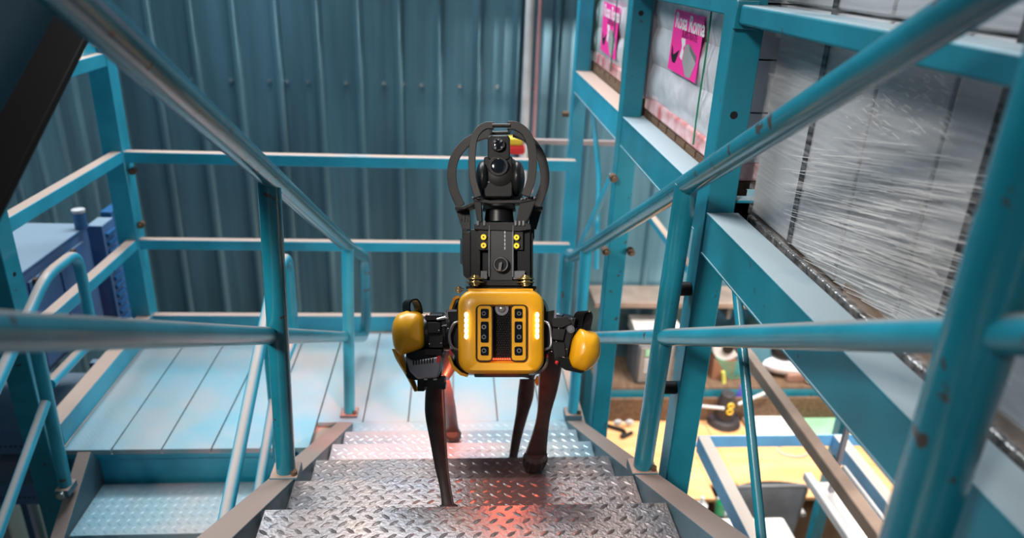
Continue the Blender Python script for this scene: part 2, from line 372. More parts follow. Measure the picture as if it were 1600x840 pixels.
# ================================================================ MAIN STAIR
RUN, RISE = 0.28, 0.1466
def nose(k): return 1.346 + RUN * (k - 1), 0.733 - RISE * (k - 1)
def nz(y): return 0.733 - (y - 1.346) * RISE / RUN
st = thing('staircase', (0.05, 1.2, 0.5), 'steel chequer plate staircase the yellow robot is climbing', 'stairs')
SX0, SX1 = -0.415, 0.507
def tread(stair, x0, x1, yn, zn, m, sgn=1, depth=RUN):
    ya, yb = (yn - depth - 0.012, yn) if sgn > 0 else (yn, yn + depth + 0.012)
    t = obj('tread', MB().bb(x0, x1, ya, yb, zn - 0.005, zn).bb(x0, x1, *( (yb - 0.005, yb) if sgn > 0 else (ya, ya + 0.005)), zn - 0.045, zn - 0.005).bb(x0, x1, *((ya, ya + 0.005) if sgn > 0 else (yb - 0.005, yb)), zn - 0.04, zn - 0.005), m, stair, bevel=0.0012)
    obj('raised_pattern', lozenges(x0, x1, ya + 0.003, yb - 0.002, zn), m, t, kind='stuff')
    return t
for k in range(-3, 6):
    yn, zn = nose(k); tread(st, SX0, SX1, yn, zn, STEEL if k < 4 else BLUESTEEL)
tread(st, SX0 - 0.02, SX1 + 0.03, 2.742, 0.0005, BLUEPLATE, depth=0.28)
dz = V((0, RUN, -RISE)).normalized()
for s, xw in ((-1, SX0 - 0.012), (1, SX1 + 0.012)):
    y0, y1 = -0.35, 2.72; up = -0.004
    P0 = V((xw, y0, nz(y0))); P1 = V((xw, y1, nz(y1))); nrm = V((0, RISE, RUN)).normalized()
    obj('stringer', MB().bar(P0 + nrm * (up - 0.12), P1 + nrm * (up - 0.12), 0.01, 0.24)
        .bar(P0 + nrm * up + V((s * 0.03, 0, 0)), P1 + nrm * up + V((s * 0.03, 0, 0)), 0.07, 0.008)
        .bar(P0 + nrm * (up - 0.24) + V((s * 0.03, 0, 0)), P1 + nrm * (up - 0.24) + V((s * 0.03, 0, 0)), 0.07, 0.008), STRING, st, bevel=0.0015)

# ---------------------------------------------------------------- handrails of the main stair
def shoe(p, parent, d=0.07):
    q = obj('foot_plate', MB().box(p + V((0, 0, 0.0)), (0.075, d, 0.03)), STRING, parent, bevel=0.003)
    obj('bolt', MB().cyl(p + V((0.026, -0.02, 0.015)), p + V((0.026, -0.02, 0.026)), 0.009, n=8), BRONZE, q)
xt, xm = -0.41, -0.445
hl = thing('stair_handrail', (-0.45, 1.7, 0.5), 'teal tube handrail on the left of the robot stairs, ending in a loop', 'handrail')
topA, topB = at(125, 25, x=xt), at(545, 386, x=xt)
slope = (topB.z - topA.z) / (topB.y - topA.y)
tn = V((xt + 0.02, 0.05, topA.z + slope * (0.05 - topA.y)))
e1, e2 = at(570, 402, x=-0.415), at(572, 503, x=-0.43)
mA, mB_ = at(0, 518, x=xm), at(545, 526, x=xm)
ms = (mB_.z - mA.z) / (mB_.y - mA.y)
mn = V((xm, 0.05, mA.z + ms * (0.05 - mA.y)))
e3 = V((xm, e2.y - 0.02, mB_.z + ms * (e2.y - 0.02 - mB_.y)))
obj('top_rail', MB().tube(fillet([tn, topB, e1, e2, e3, mB_], 0.09, 8), 0.0255, 16), TUBE, hl)
obj('mid_rail', MB().tube([mn, mA, mB_], 0.0215, 16), TEAL, hl)
def post(parent, foot, top, r, m=TUBE): obj('post', MB().tube([foot, top], r, 18), m, parent)
f1 = at(447, 738, x=-0.45); t1 = at(420, 280, x=xt); post(hl, f1, t1, 0.026); shoe(f1 + V((-0.0, 0, -0.005)), hl)
f2 = at(547, 662, x=-0.45); f2.z = nz(f2.y) + 0.03; t2 = at(543, 386, x=xt); post(hl, f2, t2, 0.024, TEALB); shoe(f2, hl)
f3 = V((-0.46, 0.52, nz(0.52) + 0.03)); post(hl, f3, V((xt, 0.52, topA.z + slope * (0.52 - topA.y))), 0.03); shoe(f3, hl)

xr = 0.545
hr = thing('stair_handrail', (0.545, 1.6, 0.5), 'teal tube handrail on the right of the robot stairs, beside shrink-wrapped pallets', 'handrail')
ra, rb = at(1510, 10, x=xr), at(895, 402, x=xr)
rs = (rb.z - ra.z) / (rb.y - ra.y)
rn = V((xr, 0.1, ra.z + rs * (0.1 - ra.y)))
m1, m2 = at(1530, 523, x=xr), at(925, 527, x=xr)
mm = (m2.z - m1.z) / (m2.y - m1.y)
dn = V((xr - 0.0, rb.y + 0.12, rb.z - 0.02)); dn2 = V((xr, rb.y + 0.12, m2.z + mm * (rb.y + 0.06 - m2.y)))
obj('top_rail', MB().tube(fillet([rn, rb, dn, dn2, V((xr, rb.y, m2.z + mm * (rb.y - m2.y)))], 0.08, 8), 0.0255, 16), TUBE, hr)
obj('mid_rail', MB().tube([V((xr, 0.1, m1.z + mm * (0.1 - m1.y))), m1, V((xr, rb.y, m2.z + mm * (rb.y - m2.y)))], 0.0215, 16), TEAL, hr)
q1 = at(1003, 735, x=xr); s1 = at(1073, 288, x=xr); post(hr, q1, s1, 0.027); shoe(q1 + V((0, 0, 0.004)), hr)
q2 = at(893, 665, x=xr); q2.z = nz(q2.y) + 0.03; post(hr, q2, V((xr, q2.y + 0.0, ra.z + rs * (q2.y - ra.y))), 0.024, TEALB); shoe(q2, hr)
q3 = at(1425, 850, x=xr); q3b = V((xr, q3.y, nz(q3.y) + 0.03)); post(hr, q3b, V((xr, q3.y, ra.z + rs * (q3.y - ra.y))), 0.036); shoe(q3b, hr)

# ================================================================ SECOND STAIR (down from the landing, at left)
s2 = thing('staircase', (-1.05, 2.2, -0.3), 'second flight with blue chequer treads descending from landing at left', 'stairs')
BX0, BX1 = -1.43, -0.70
R2 = 0.172; RU2 = 0.285
for k in range(1, 8):
    tread(s2, BX0, BX1, 2.555 - RU2 * k, -R2 * k, BLUEPLATE, sgn=-1, depth=RU2)
for s, xw in ((-1, BX0 - 0.008), (1, BX1 + 0.008)):
    a = V((xw, 2.56, -0.03)); b = V((xw, 2.56 - RU2 * 8, -0.03 - R2 * 8)); nn = V((0, -R2, RU2)).normalized()
    obj('stringer', MB().bar(a - nn * 0.06, b - nn * 0.06, 0.008, 0.22).bar(a + nn * 0.05 + V((s * 0.02, 0, 0)), b + nn * 0.05 + V((s * 0.02, 0, 0)), 0.05, 0.008), TEALB if s > 0 else STRING, s2, bevel=0.0015)
def rail2(x, label):
    h = thing('stair_handrail', (x, 2.2, 0), label, 'handrail')
    obj('top_rail', MB().tube(fillet([(x, 0.7, 0.776 - 1.844 * 0.53), (x, 2.544, 0.776), (x, 2.78, 0.776), (x, 2.78, 0.40), (x, 2.42, 0.40)], 0.075, 8), 0.021, 14), TEALB, h)
    obj('mid_rail', MB().tube([(x, 2.40, 0.37), (x, 0.8, 0.37 - 1.6 * 0.60)], 0.018, 14), TEALB, h)
    obj('post', MB().tube([(x, 2.37, -0.02), (x, 2.40, 0.70)], 0.023, 14), TEAL, h)
    obj('post', MB().tube([(x, 1.2, -0.76), (x, 1.2, 0.06)], 0.023, 14), TEAL, h)
    for yy_, z_ in ((2.37, -0.03), (1.2, -0.76)):
        fp = obj('foot_plate', MB().box((x, yy_, z_), (0.05, 0.07, 0.03)), STRING, h, bevel=0.003)
        obj('bolt', MB().cyl((x, yy_ - 0.035, z_), (x, yy_ - 0.05, z_), 0.014, n=12), CHROME, fp)
    return h
rail2(-1.46, 'looped teal tube handrail on far left of the descending flight, beside blue cabinet')
rail2(-0.655, 'looped teal tube handrail of descending flight, seen behind the robot stair post')

# deep sloping beam high on the left
xb = -0.62
b0, b1 = at(-60, 450, x=xb), at(200, -70, x=xb)
dd = (b1 - b0).normalized(); b0 = b0 - dd * 0.2; b1 = b1 + dd * 0.5; up = V((0, -dd.z, dd.y))
ob = thing('sloping_beam', b0, 'dark teal sloping channel beam at the top left corner', 'beam')
obj('web', MB().bar(b0 + up * 0.33 - V((0.07, 0, 0)), b1 + up * 0.33 - V((0.07, 0, 0)), 0.012, 0.66), DEEP, ob, bevel=0.002)
obj('flange', MB().bar(b0 - V((0.035, 0, 0)), b1 - V((0.035, 0, 0)), 0.075, 0.014), mat('dark_brown_paint', (0.008, 0.005, 0.005), 0.7, spec=0.2), ob, bevel=0.003)

# ================================================================ BLUE CABINET SIDE (left)
xc = -1.88; top = at(135, 350, x=xc); zc = top.z; yn_ = at(38, 425, x=xc).y; yf = top.y
zcb = at(60, 590, y=yn_ - 0.04).z
cb = thing('storage_cabinet', (xc - 0.3, (yn_ + yf) / 2, ZF), 'blue steel cabinet with dusty grey top behind left guard rail', 'cabinet')
obj('body', MB().bb(xc - 0.62, xc, yn_ - 0.04, yf, zcb, zc - 0.012), BLUEC, cb, bevel=0.006)
obj('top', MB().bb(xc - 0.63, xc + 0.008, yn_ - 0.05, yf + 0.01, zc - 0.012, zc), BLUEC, cb, bevel=0.004)
for k in range(2): obj('panel', MB().bb(xc, xc + 0.012, yn_ + 0.0 + k * 0.27, yn_ + 0.25 + k * 0.27, zcb + 0.03, zc - 0.06), BLUEC, cb, bevel=0.004)
for k in range(6): y_ = yn_ + 0.02 + k * 0.07; obj('latch', MB().bb(xc + 0.012, xc + 0.028, y_, y_ + 0.03, zc - 0.1 - 0.01 * (k % 2), zc - 0.055), BRONZE, cb, bevel=0.003)
rk = thing('louvred_panel', (xc + 0.02, yf + 0.15, ZF), 'upright blue louvred panel standing behind the cabinet end', 'panel')
obj('frame', MB().bb(xc - 0.02, xc + 0.06, yf + 0.03, yf + 0.17, ZF, zc - 0.02), BLUEC, rk, bevel=0.004)
for k in range(26): obj('louvre', MB().bb(xc + 0.058, xc + 0.075, yf + 0.05, yf + 0.15, zc - 0.09 - 0.05 * k, zc - 0.07 - 0.05 * k), BLUEP, rk)
rk2 = thing('louvred_panel', (xc - 0.1, yf + 0.3, ZF), 'brighter blue louvred panel furthest from cabinet, nearest the back wall', 'panel')
obj('frame', MB().bb(xc - 0.02, xc + 0.04, yf + 0.2, yf + 0.42, ZF, zc + 0.0), BLUEP, rk2, bevel=0.004)
for k in range(26): obj('louvre', MB().bb(xc + 0.038, xc + 0.05, yf + 0.24, yf + 0.38, zc - 0.09 - 0.05 * k, zc - 0.07 - 0.05 * k), BLUEC, rk2)
p = at(126, 348, y=yf - 0.06); p.z = zc
bt = thing('blue_canister', p, 'small bright blue cylinder standing on the blue cabinet', 'canister')
obj('body', MB().cyl(p, p + V((0, 0, 0.085)), 0.03, n=20), BLUEP, bt, bevel=0.003)
obj('lid', MB().cyl(p + V((0, 0, 0.085)), p + V((0, 0, 0.1)), 0.031, n=20), LGREY, bt)
# blue perforated shelving low on the left
sh = thing('blue_shelving', (-2.1, 3.0, ZF), 'low blue perforated steel shelving under the left guard rail', 'shelving')
ysh = 3.2
for (pa_, pb_), dp in (((672, 705), 0.55), ((757, 784), 0.6)):
    z1 = at(50, pa_, y=ysh).z; z0 = at(50, pb_, y=ysh).z
    fr = obj('shelf', MB().bb(-2.55, -1.70, ysh, ysh + dp, z0 + 0.05, z1).bb(-2.55, -1.70, ysh - 0.008, ysh, z0, z1 + 0.006).bb(-2.55, -1.70, ysh - 0.012, ysh - 0.002, z0 - 0.006, z0 + 0.006), BLUEC, sh, bevel=0.003)
    hm = MB()
    for k in range(34): xk = -2.5 + k * 0.024; hm.bb(xk, xk + 0.012, ysh - 0.0095, ysh - 0.0075, z0 + 0.035, z0 + 0.042)
    obj('slot', hm, BLACKM, fr, kind='stuff')
    obj('back_panel', MB().bb(-2.55, -1.70, ysh + dp - 0.02, ysh + dp, z0 - 0.2, z0 + 0.05), mat('shelf_back', (0.03, 0.12, 0.17), 0.5), sh)
for xx in (-2.54, -1.74): obj('upright', MB().bb(xx, xx + 0.04, ysh + 0.02, ysh + 0.06, ZF, zcb).bb(xx, xx + 0.04, ysh + 0.46, ysh + 0.5, ZF, zcb), BLUEC, sh, bevel=0.003)
pc = at(80, 822, z=-2.0)  # block added over the floor here, coloured like the dim brown floor
cr = thing('floor_tone_block', (pc.x, pc.y, ZF), 'added brown crate on the lower floor at the bottom left', 'block')
obj('box', MB().bb(-2.55, pc.x + 0.45, pc.y - 0.3, pc.y + 0.5, ZF, -2.02), mat('dim_floor_brown', (0.22, 0.09, 0.035), 0.6, var_col=(0.30, 0.14, 0.06), vscale=4), cr, bevel=0.006)
for k in range(5): obj('lid_board', MB().bb(-2.55, pc.x + 0.46, pc.y - 0.3 + k * 0.16, pc.y - 0.15 + k * 0.16, -2.02, -2.0), mat('dim_floor_brown', (0.24, 0.10, 0.04), 0.6, var_col=(0.30, 0.14, 0.06), vscale=4), cr, bevel=0.003)

# ================================================================ RACK (right)
XR = 0.64
rack = thing('pallet_rack', (0.9, 2.4, ZF), 'tall teal steel rack holding wrapped pallets on the right', 'rack')
yU3 = at(1152, 0, x=XR).y; yU2 = at(965, 250, x=XR).y; yU1 = at(885, 300, x=XR).y
W = 0.075
holes = []
for yu, m in ((yU3, TEALR), (yU2, TEALR), (yU1, TEALB)):
    u = obj('upright', MB().bb(XR, XR + W, yu, yu + W, ZF, 3.3), m, rack, bevel=0.004)
    for z in ((at(1152, 180, y=yu).z,) if yu == yU3 else (at(1010, 21, y=yu).z,) if yu == yU2 else ()):
        obj('bolt_hole', MB().cyl((XR + W * 0.45, yu - 0.001, z), (XR + W * 0.45, yu + 0.002, z), 0.0095, n=14), BLACKM, u)
for yu in (yU3, yU2, yU1): obj('upright', MB().bb(2.6, 2.6 + W, yu, yu + W, ZF, 3.3), TEALR, rack, bevel=0.004)
def cbeam(y0, y1, zt_, zb_, m=TEALR, fl=0.07):
    return obj('beam', MB().bb(XR + 0.004, XR + 0.012, y0, y1, zb_, zt_ - 0.004).bb(XR + 0.002, XR + fl, y0, y1, zt_ - 0.006, zt_).bb(XR + 0.002, XR + fl, y0, y1, zb_ - 0.005, zb_), m, rack, bevel=0.0015)
zL1 = at(1170, 400, x=XR).z; zL1b = at(1266, 600, x=XR).z
cbeam(0.02, yU3, zL1, zL1b, fl=0.085)
zt3 = at(1380, 45, x=XR).z; zb3 = at(1330, 82, x=XR).z
obj('beam', MB().bb(XR + 0.006, XR + 0.09, 0.02, yU3 - 0.005, zb3, zt3), TEALR, rack, bevel=0.006)
zL2 = at(982, 192, x=XR).z; zL2b = at(977, 237, x=XR).z; cbeam(yU3 + W, yU2, zL2, zL2b, fl=0.09)
zL3 = at(900, 112, x=XR).z; zL3b = zL3 - 0.11; cbeam(yU2 + W, yU1, zL3, zL3b, TEALB, fl=0.09)
zc2 = at(1132, 24, x=XR).z; obj('beam', MB().bb(XR + 0.006, XR + 0.07, yU3 + W, yU2, zc2, zc2 + 0.10), TEALR, rack, bevel=0.004)
# weld lug where the upper beam meets the upright
obj('lug', MB().bb(XR - 0.002, XR + 0.05, yU3 - 0.012, yU3, zb3 - 0.01, zt3 + 0.008), TEALR, rack, bevel=0.002)
for z0 in (zL1, zL2, zL3):
    for yu in (yU3, yU2, yU1): obj('cross_arm', MB().bb(XR + W, 2.6, yu + 0.01, yu + 0.05, z0 - 0.1, z0 - 0.01), TEALR, rack, bevel=0.003)
# braces
b_a, b_b = at(956, 276, x=XR + 0.03), at(904, 391, x=XR + 0.03)
obj('brace', MB().bar(b_a, b_b, 0.02, 0.035), TEALB, rack, bevel=0.002)
obj('brace', MB().tube([at(921, 120, x=0.72), at(936, 274, x=0.72), at(932, 420, x=0.72)], 0.013, 10), TEALB, rack)
t_a, t_b = at(1147, 412, x=0.70), at(1190, 842, x=0.70)
obj('brace', MB().tube([t_a, t_b, t_b + (t_b - t_a) * 0.3], 0.012, 12), TEAL, rack)
for px, py, yv in ((958, 277, yU2), (946, 391, yU2 - 0.03), (985, 392, yU2)):
    p = at(px, py, y=yv); obj('bolt', MB().cyl(p + V((0, 0.01, 0)), p - V((0, 0.02, 0)), 0.016, n=10).cyl(p - V((0, 0.02, 0)), p - V((0, 0.035, 0)), 0.009, n=8), BRONZE, rack)
p = at(886, 178, y=yU1); obj('bolt', MB().cyl(p + V((0.01, 0, 0)), p - V((0.025, 0, 0)), 0.016, n=10), BRONZE, rack)
for px, py in ((1069, 451), (1043, 605)):
    p = at(px, py, y=yU3 + 0.03); obj('spacer', MB().cyl((p.x - 0.022, p.y, p.z), (XR, p.y, p.z), 0.019, n=14), BLACKM, rack, bevel=0.003)

ba, bb2 = at(1008, 322, x=1.25), at(1054, 392, x=1.25)
obj('brace', MB().bb(1.23, 1.27, bb2.y - 0.3, ba.y, ba.z - 0.04, ba.z), TEALB, rack, bevel=0.002)
# loads
def pallet(y0, y1, x0, z, label, grp=None):
    t = thing('pallet', (x0 + 0.4, (y0 + y1) / 2, z - 0.12), label, 'pallet')
    n = 9
    for k in range(n):
        w_ = (y1 - y0) / n; obj('deck_board', MB().bb(x0, x0 + 0.9, y0 + k * w_ + 0.008, y0 + (k + 1) * w_ - 0.008, z - 0.02, z), WOOD, t)
    for xx in (x0, x0 + 0.4, x0 + 0.8): obj('stringer_board', MB().bb(xx, xx + 0.04, y0, y1, z - 0.1, z - 0.02), WOOD, t)
    for yk in (y0 + 0.02, (y0 + y1) / 2 - 0.05, y1 - 0.12): obj('bottom_board', MB().bb(x0, x0 + 0.9, yk, yk + 0.1, z - 0.118, z - 0.1), WOOD, t)
    return t
XG = 0.765
pe0, pe1 = at(1204, 357, x=XG), at(1350, 490, x=XG)
zp = pe0.z
y3a, y3b = 0.02, at(1172, 325, x=XG).y
pallet(y3a, y3b, XG + 0.005, zp - 0.015, 'dark wooden pallet under the big grey wrapped load')
l3 = thing('wrapped_load', (XG + 0.4, 0.8, zp), 'large grey carton load in creased stretch film with black straps', 'load')
# cartons: joints at these pixel columns on the face
js = [at(1375, 115, x=XG).y, at(1495, 135, x=XG).y, at(1222, 115, x=XG).y]
cuts = sorted([y3a, 0.32, js[1], js[0], at(1285, 115, x=XG).y, y3b])
zc_top = 2.35
for a, b in zip(cuts[:-1], cuts[1:]):
    c_ = obj('carton', MB().bb(XG, XG + 0.8, a + 0.002, b - 0.002, zp, zp + 0.50), CARTON, l3, bevel=0.006)
    share(c_, l3, (0, 0, 0.505))
for px0, px1 in (((1292, 75), (1250, 240)), ((1570, 155), (1485, 420))):
    ya = at(*px0, x=XG - 0.003).y
    obj('strap', MB().bb(XG - 0.004, XG - 0.001, ya - 0.009, ya + 0.009, zp, zp + 1.0), STRAPM, l3)
obj('pallet_edge', MB().bb(XG - 0.018, XG - 0.004, y3a, y3b - 0.03, zp - 0.028, zp + 0.0), FOIL, l3, bevel=0.003)
obj('bottom_tape', MB().bb(XG - 0.006, XG - 0.003, y3a, 1.25, zp, zp + 0.022), TAPEBR, l3)
# film: skin just off the cartons plus raised creases
fm = MB(); NY, NZ = 60, 40
for i in range(NY + 1):
    for j in range(NZ + 1):
        yy_ = y3a + (y3b - y3a) * i / NY; zz = zp + 1.0 * j / NZ
        fm.v.append(V((XG - 0.009 - 0.004 * math.sin(i * 0.9 + j * 1.7) * random.random() - 0.003 * random.random(), yy_, zz)))
for i in range(NY):
    for j in range(NZ): a = i * (NZ + 1) + j; fm.f.append((a, a + 1, a + NZ + 2, a + NZ + 1))
obj('stretch_film', fm, FILM, l3, smooth=180)
cm = MB()
for k in range(330):
    t = random.random(); u = random.random()
    sx_ = 1215 + 250 * t; sy_ = 200 + 60 * random.random() + 190 * u ** 0.8 + (sx_ - 1215) * (0.05 + 0.42 * u)
    ln = random.uniform(25, 150); sl = 0.10 + 0.42 * u + random.uniform(-0.04, 0.04)
    pts = []
    for q in range(5): pts.append(at(sx_ + ln * q / 4, sy_ + sl * ln * q / 4 + random.uniform(-0.8, 0.8), x=XG - 0.0145))
    if min(p.z for p in pts) < zp + 0.005 or min(p.y for p in pts) < 0.3: continue
    cm.tube(pts, random.choice((0.0003, 0.0005, 0.0008)), 4)
for k in range(150):   # short puckers
    sx_ = random.uniform(1320, 1480); sy_ = random.uniform(115, 210); a = random.uniform(-0.6, 1.2); ln = random.uniform(3, 14)
    cm.tube([at(sx_, sy_, x=XG - 0.0145), at(sx_ + ln, sy_ + a * ln, x=XG - 0.0145)], random.choice((0.0003, 0.0006)), 4)
obj('film_crease', cm, STRAND, l3, kind='stuff')

def sack_load(ya, yb, zb, label, green, poster, x0):
    t = thing('wrapped_load', (x0 + 0.4, (ya + yb) / 2, zb), label, 'load')
    n = 5; h = 0.13
    for k in range(n):
        m_ = MB(); NS = 24; rows = 8
        for i in range(NS + 1):
            for j in range(rows + 1):
                th = math.pi * j / rows; bul = 0.012 * math.sin(th) + 0.004 * random.random()
                m_.v.append(V((x0 - bul, ya + (yb - ya) * i / NS, zb + 0.05 + h * (k + j / rows))))
        for i in range(NS):
            for j in range(rows): a = i * (rows + 1) + j; m_.f.append((a, a + 1, a + rows + 2, a + rows + 1))
        m_.bb(x0 + 0.002, x0 + 0.8, ya, yb, zb + 0.05 + h * k + 0.002, zb + 0.05 + h * (k + 1) - 0.002)
        obj('sack', m_, WHITEBAG, t, smooth=60)
    obj('red_base_wrap', MB().bb(x0 - 0.012, x0 + 0.8, ya, yb, zb, zb + 0.055), PINKFILM, t, bevel=0.01)
    obj('corner_board', MB().bb(x0 - 0.02, x0 + 0.03, yb - 0.035, yb + 0.006, zb + 0.05, zb + 0.75), mat('green_board', (0.16, 0.26, 0.24), 0.5) if green else SILVER, t, bevel=0.003)
    for yy_ in ([at(1112, 100, x=x0).y] if not green else [ya + (yb - ya) * q for q in (0.3, 0.5, 0.85)]):
        obj('cord', MB().tube([(x0 - 0.022, yy_ + 0.004 * math.sin(q), zb + 0.02 + q * 0.06) for q in range(13)], 0.0028, 6), GREENS, t)
    # printed sheet
    TLx, TRx, BLx, BRx = poster
    x1 = x0 - 0.0195
    P = [at(*TLx, x=x1), at(*TRx, x=x1), at(*BRx, x=x1), at(*BLx, x=x1)]
    O_, ux, uy = P[0], P[1] - P[0], P[3] - P[0]
    def q(u, v, d=0): return O_ + ux * u + uy * v + V((-d, 0, 0))
    pst = obj('poster', MB().prism([q(0, 0), q(1, 0), q(1, 1), q(0, 1)], [q(0, 0, -0.0012), q(1, 0, -0.0012), q(1, 1, -0.0012), q(0, 1, -0.0012)]), PINK, t)
    def poly(nm, pts, m_, d=0.0006): obj(nm, MB().prism([q(u, v, d) for u, v in pts], [q(u, v, 0.0001) for u, v in pts]), m_, pst)
    poly('printed_sack', [(0.52, 0.52), (0.64, 0.46), (0.92, 0.60), (0.93, 0.72), (0.82, 0.97), (0.66, 0.98), (0.50, 0.78)], PGREY)
    poly('printed_sack_top', [(0.64, 0.46), (0.92, 0.60), (0.93, 0.70), (0.70, 0.56)], mat('dark_grey_print', (0.14, 0.14, 0.15), 0.5), 0.001)
    poly('white_figure', [(0.36, 0.42), (0.50, 0.41), (0.52, 0.50), (0.46, 0.56), (0.50, 0.62), (0.47, 0.76), (0.38, 0.72), (0.42, 0.55)], WHITE)
    poly('black_figure', [(0.06, 0.58), (0.12, 0.66), (0.14, 0.74), (0.24, 0.68), (0.34, 0.62), (0.30, 0.74), (0.24, 0.86), (0.14, 0.86), (0.07, 0.76)], BLACKM)
    def words(txt, u, v, size, m_, bold=0.0):
        cu = bpy.data.curves.new('text', 'FONT'); cu.body = txt; cu.size = size; cu.extrude = 0.0003; cu.offset = bold; cu.align_x = 'LEFT'; cu.align_y = 'CENTER'
        to = bpy.data.objects.new('lettering', cu); COL.objects.link(to); me = bpy.data.meshes.new_from_object(to); bpy.data.objects.remove(to)
        me.materials.append(m_); o = bpy.data.objects.new('lettering', me); COL.objects.link(o); o.parent = pst
        X_ = ux.normalized(); Z_ = V((-1, 0, 0)); Y_ = Z_.cross(X_)
        o.matrix_local = Matrix.Translation(q(u, v, 0.0009) - WL[pst.name]) @ Matrix((X_, Y_, Z_)).transposed().to_4x4()
    L_ = ux.length
    words('Rosa Roma', 0.07, 0.175, L_ * 0.215, WHITE, 0.0012)
    words('SUBSTRATE', 0.36, 0.35, L_ * 0.10, mat('dark_magenta_print', (0.25, 0.01, 0.12), 0.5))
    return t
X2 = 0.745
z2 = at(1012, 172, x=X2).z
sack_load(yU3 + W + 0.01, at(1016, 120, x=X2).y, z2, 'white sacks on pallet with the larger sharper pink poster, next to robot handrail', False, ((1056, 14), (1102, 27), (1043, 106), (1082, 137)), X2)
pallet(yU3 + W + 0.01, at(1016, 120, x=X2).y, X2 - 0.01, z2 - 0.002, 'wooden pallet under the sacks with the nearer pink poster')
z1 = at(924, 92, x=X2).z
sack_load(yU2 + W + 0.01, at(930, 50, x=X2).y, z1, 'white sacks on farthest pallet with the smaller blurred pink poster', True, ((944, 2), (968, 12), (938, 77), (957, 93)), X2)
pallet(yU2 + W + 0.01, at(930, 50, x=X2).y, X2 - 0.01, z1 - 0.002, 'wooden pallet furthest along the rack, under sacks with red wrap')

# ---------------------------------------------------------------- lower frame, rails and trough beneath the rack
lf = thing('lower_frame', (1.6, 2.6, -0.3), 'pale blue channel frame with dusty top below the rack, over desk', 'frame')
za = -0.3
xa = at(1103, 687, z=za).x; ya_ = at(1103, 685, z=za).y; xb_ = at(1318, 688, z=za).x
def ch(x, nm='side_channel'): obj(nm, MB().bb(x - 0.03, x + 0.03, 0.6, ya_ + 0.02, za - 0.006, za).bb(x - 0.03, x - 0.022, 0.6, ya_ + 0.02, za - 0.09, za - 0.006), PALEB, lf, bevel=0.002)
ch(xa); ch(xb_)
obj('end_channel', MB().bb(xa - 0.03, xb_ + 0.6, ya_ + 0.021, ya_ + 0.029, za - 0.07, za - 0.002).bb(xa - 0.03, xb_ + 0.6, ya_ + 0.029, ya_ + 0.07, za - 0.075, za - 0.067), mat('clean_pale_blue', (0.17, 0.46, 0.78), 0.35), lf, bevel=0.002)
obj('hanger', MB().bb(2.56, 2.6, ya_ + 0.03, ya_ + 0.07, za - 0.07, 1.2), TEALR, lf)
p = at(1383, 732, z=za); obj('bolt', MB().cyl(p, p + V((0, 0, 0.006)), 0.012, n=8), BRONZE, lf)
br = thing('pipe_rail', (1.35, 2.0, 0.3), 'brown square bar running diagonally below the rack beam', 'bar')
c0, c1 = at(1171, 549, z=0.3), at(1388, 840, z=0.3)
obj('bar', MB().bb(c0.x - 0.028, c0.x + 0.022, 0.8, c0.y + 0.25, 0.25, 0.3), BROWNP, br, bevel=0.006)
tr_ = thing('lamp_trough', (1.6, 2.3, -0.3), 'long white metal trough below brown bar at bottom right', 'trough')
w0 = at(1262, 737, z=-0.3)
obj('side', MB().bb(w0.x - 0.02, w0.x + 0.02, 0.9, w0.y, -0.34, -0.3), LGREY, tr_, bevel=0.006)
obj('side', MB().bb(w0.x + 0.16, w0.x + 0.18, 0.9, w0.y, -0.34, -0.26), LGREY, tr_, bevel=0.006)
obj('tray', MB().bb(w0.x + 0.02, w0.x + 0.16, 0.9, w0.y - 0.02, -0.35, -0.342), LGREY, tr_, bevel=0.002)
obj('hanger', MB().bb(w0.x + 0.07, w0.x + 0.09, w0.y - 0.1, w0.y - 0.08, -0.342, 0.25), SILVER, tr_)

# ================================================================ WORKSHOP BELOW (right)
ZD = -1.75
dk = thing('workbench', (2.6, 4.8, ZF), 'long desk with bright wooden top on workshop floor below', 'desk')
dy0 = at(1071, 779, z=ZD).y; dy1 = at(1200, 655, z=ZD).y
obj('top', MB().bb(1.25, 1.98, dy0, dy1, ZD - 0.04, ZD).bb(1.98, 2.2, dy0 + 0.16, dy1, ZD - 0.04, ZD).bb(2.2, 4.0, dy0, dy1, ZD - 0.04, ZD), DESKW, dk, bevel=0.01)
obj('back_riser', MB().bb(1.25, 4.0, dy1 - 0.0, dy1 + 0.03, ZD, ZD + 0.22), WOOD, dk, bevel=0.004)
for xx, yy_ in ((1.3, dy0 + 0.05), (3.9, dy0 + 0.05), (1.3, dy1 - 0.08), (3.9, dy1 - 0.08)): obj('leg', MB().bb(xx, xx + 0.05, yy_, yy_ + 0.05, ZF, ZD - 0.04), GREYP, dk)
shf = thing('bench_shelf', (2.6, 5.55, ZD), 'teal shelf unit against the wall behind the desk', 'shelf')
zs = ZD + 0.30
obj('front_panel', MB().bb(1.25, 4.0, dy1 + 0.05, dy1 + 0.07, ZD + 0.0, zs - 0.02), TEALR, shf, bevel=0.003)
obj('board', MB().bb(1.25, 4.0, dy1 + 0.05, 5.85, zs - 0.02, zs), WOOD, shf, bevel=0.003)
obj('end_panel', MB().bb(1.25, 1.27, dy1 + 0.05, 5.85, ZF, zs - 0.02), TEALR, shf); obj('end_panel', MB().bb(3.98, 4.0, dy1 + 0.05, 5.85, ZF, zs - 0.02), TEALR, shf)
ws = thing('wall_shelf', (1.9, 5.7, -0.4), 'brown wall shelf seen between the teal posts right of robot', 'shelf')
p = at(1000, 465, y=5.6); obj('board', MB().bb(1.2, 3.9, 5.5, 5.86, p.z - 0.05, p.z), BROWNP, ws, bevel=0.004)
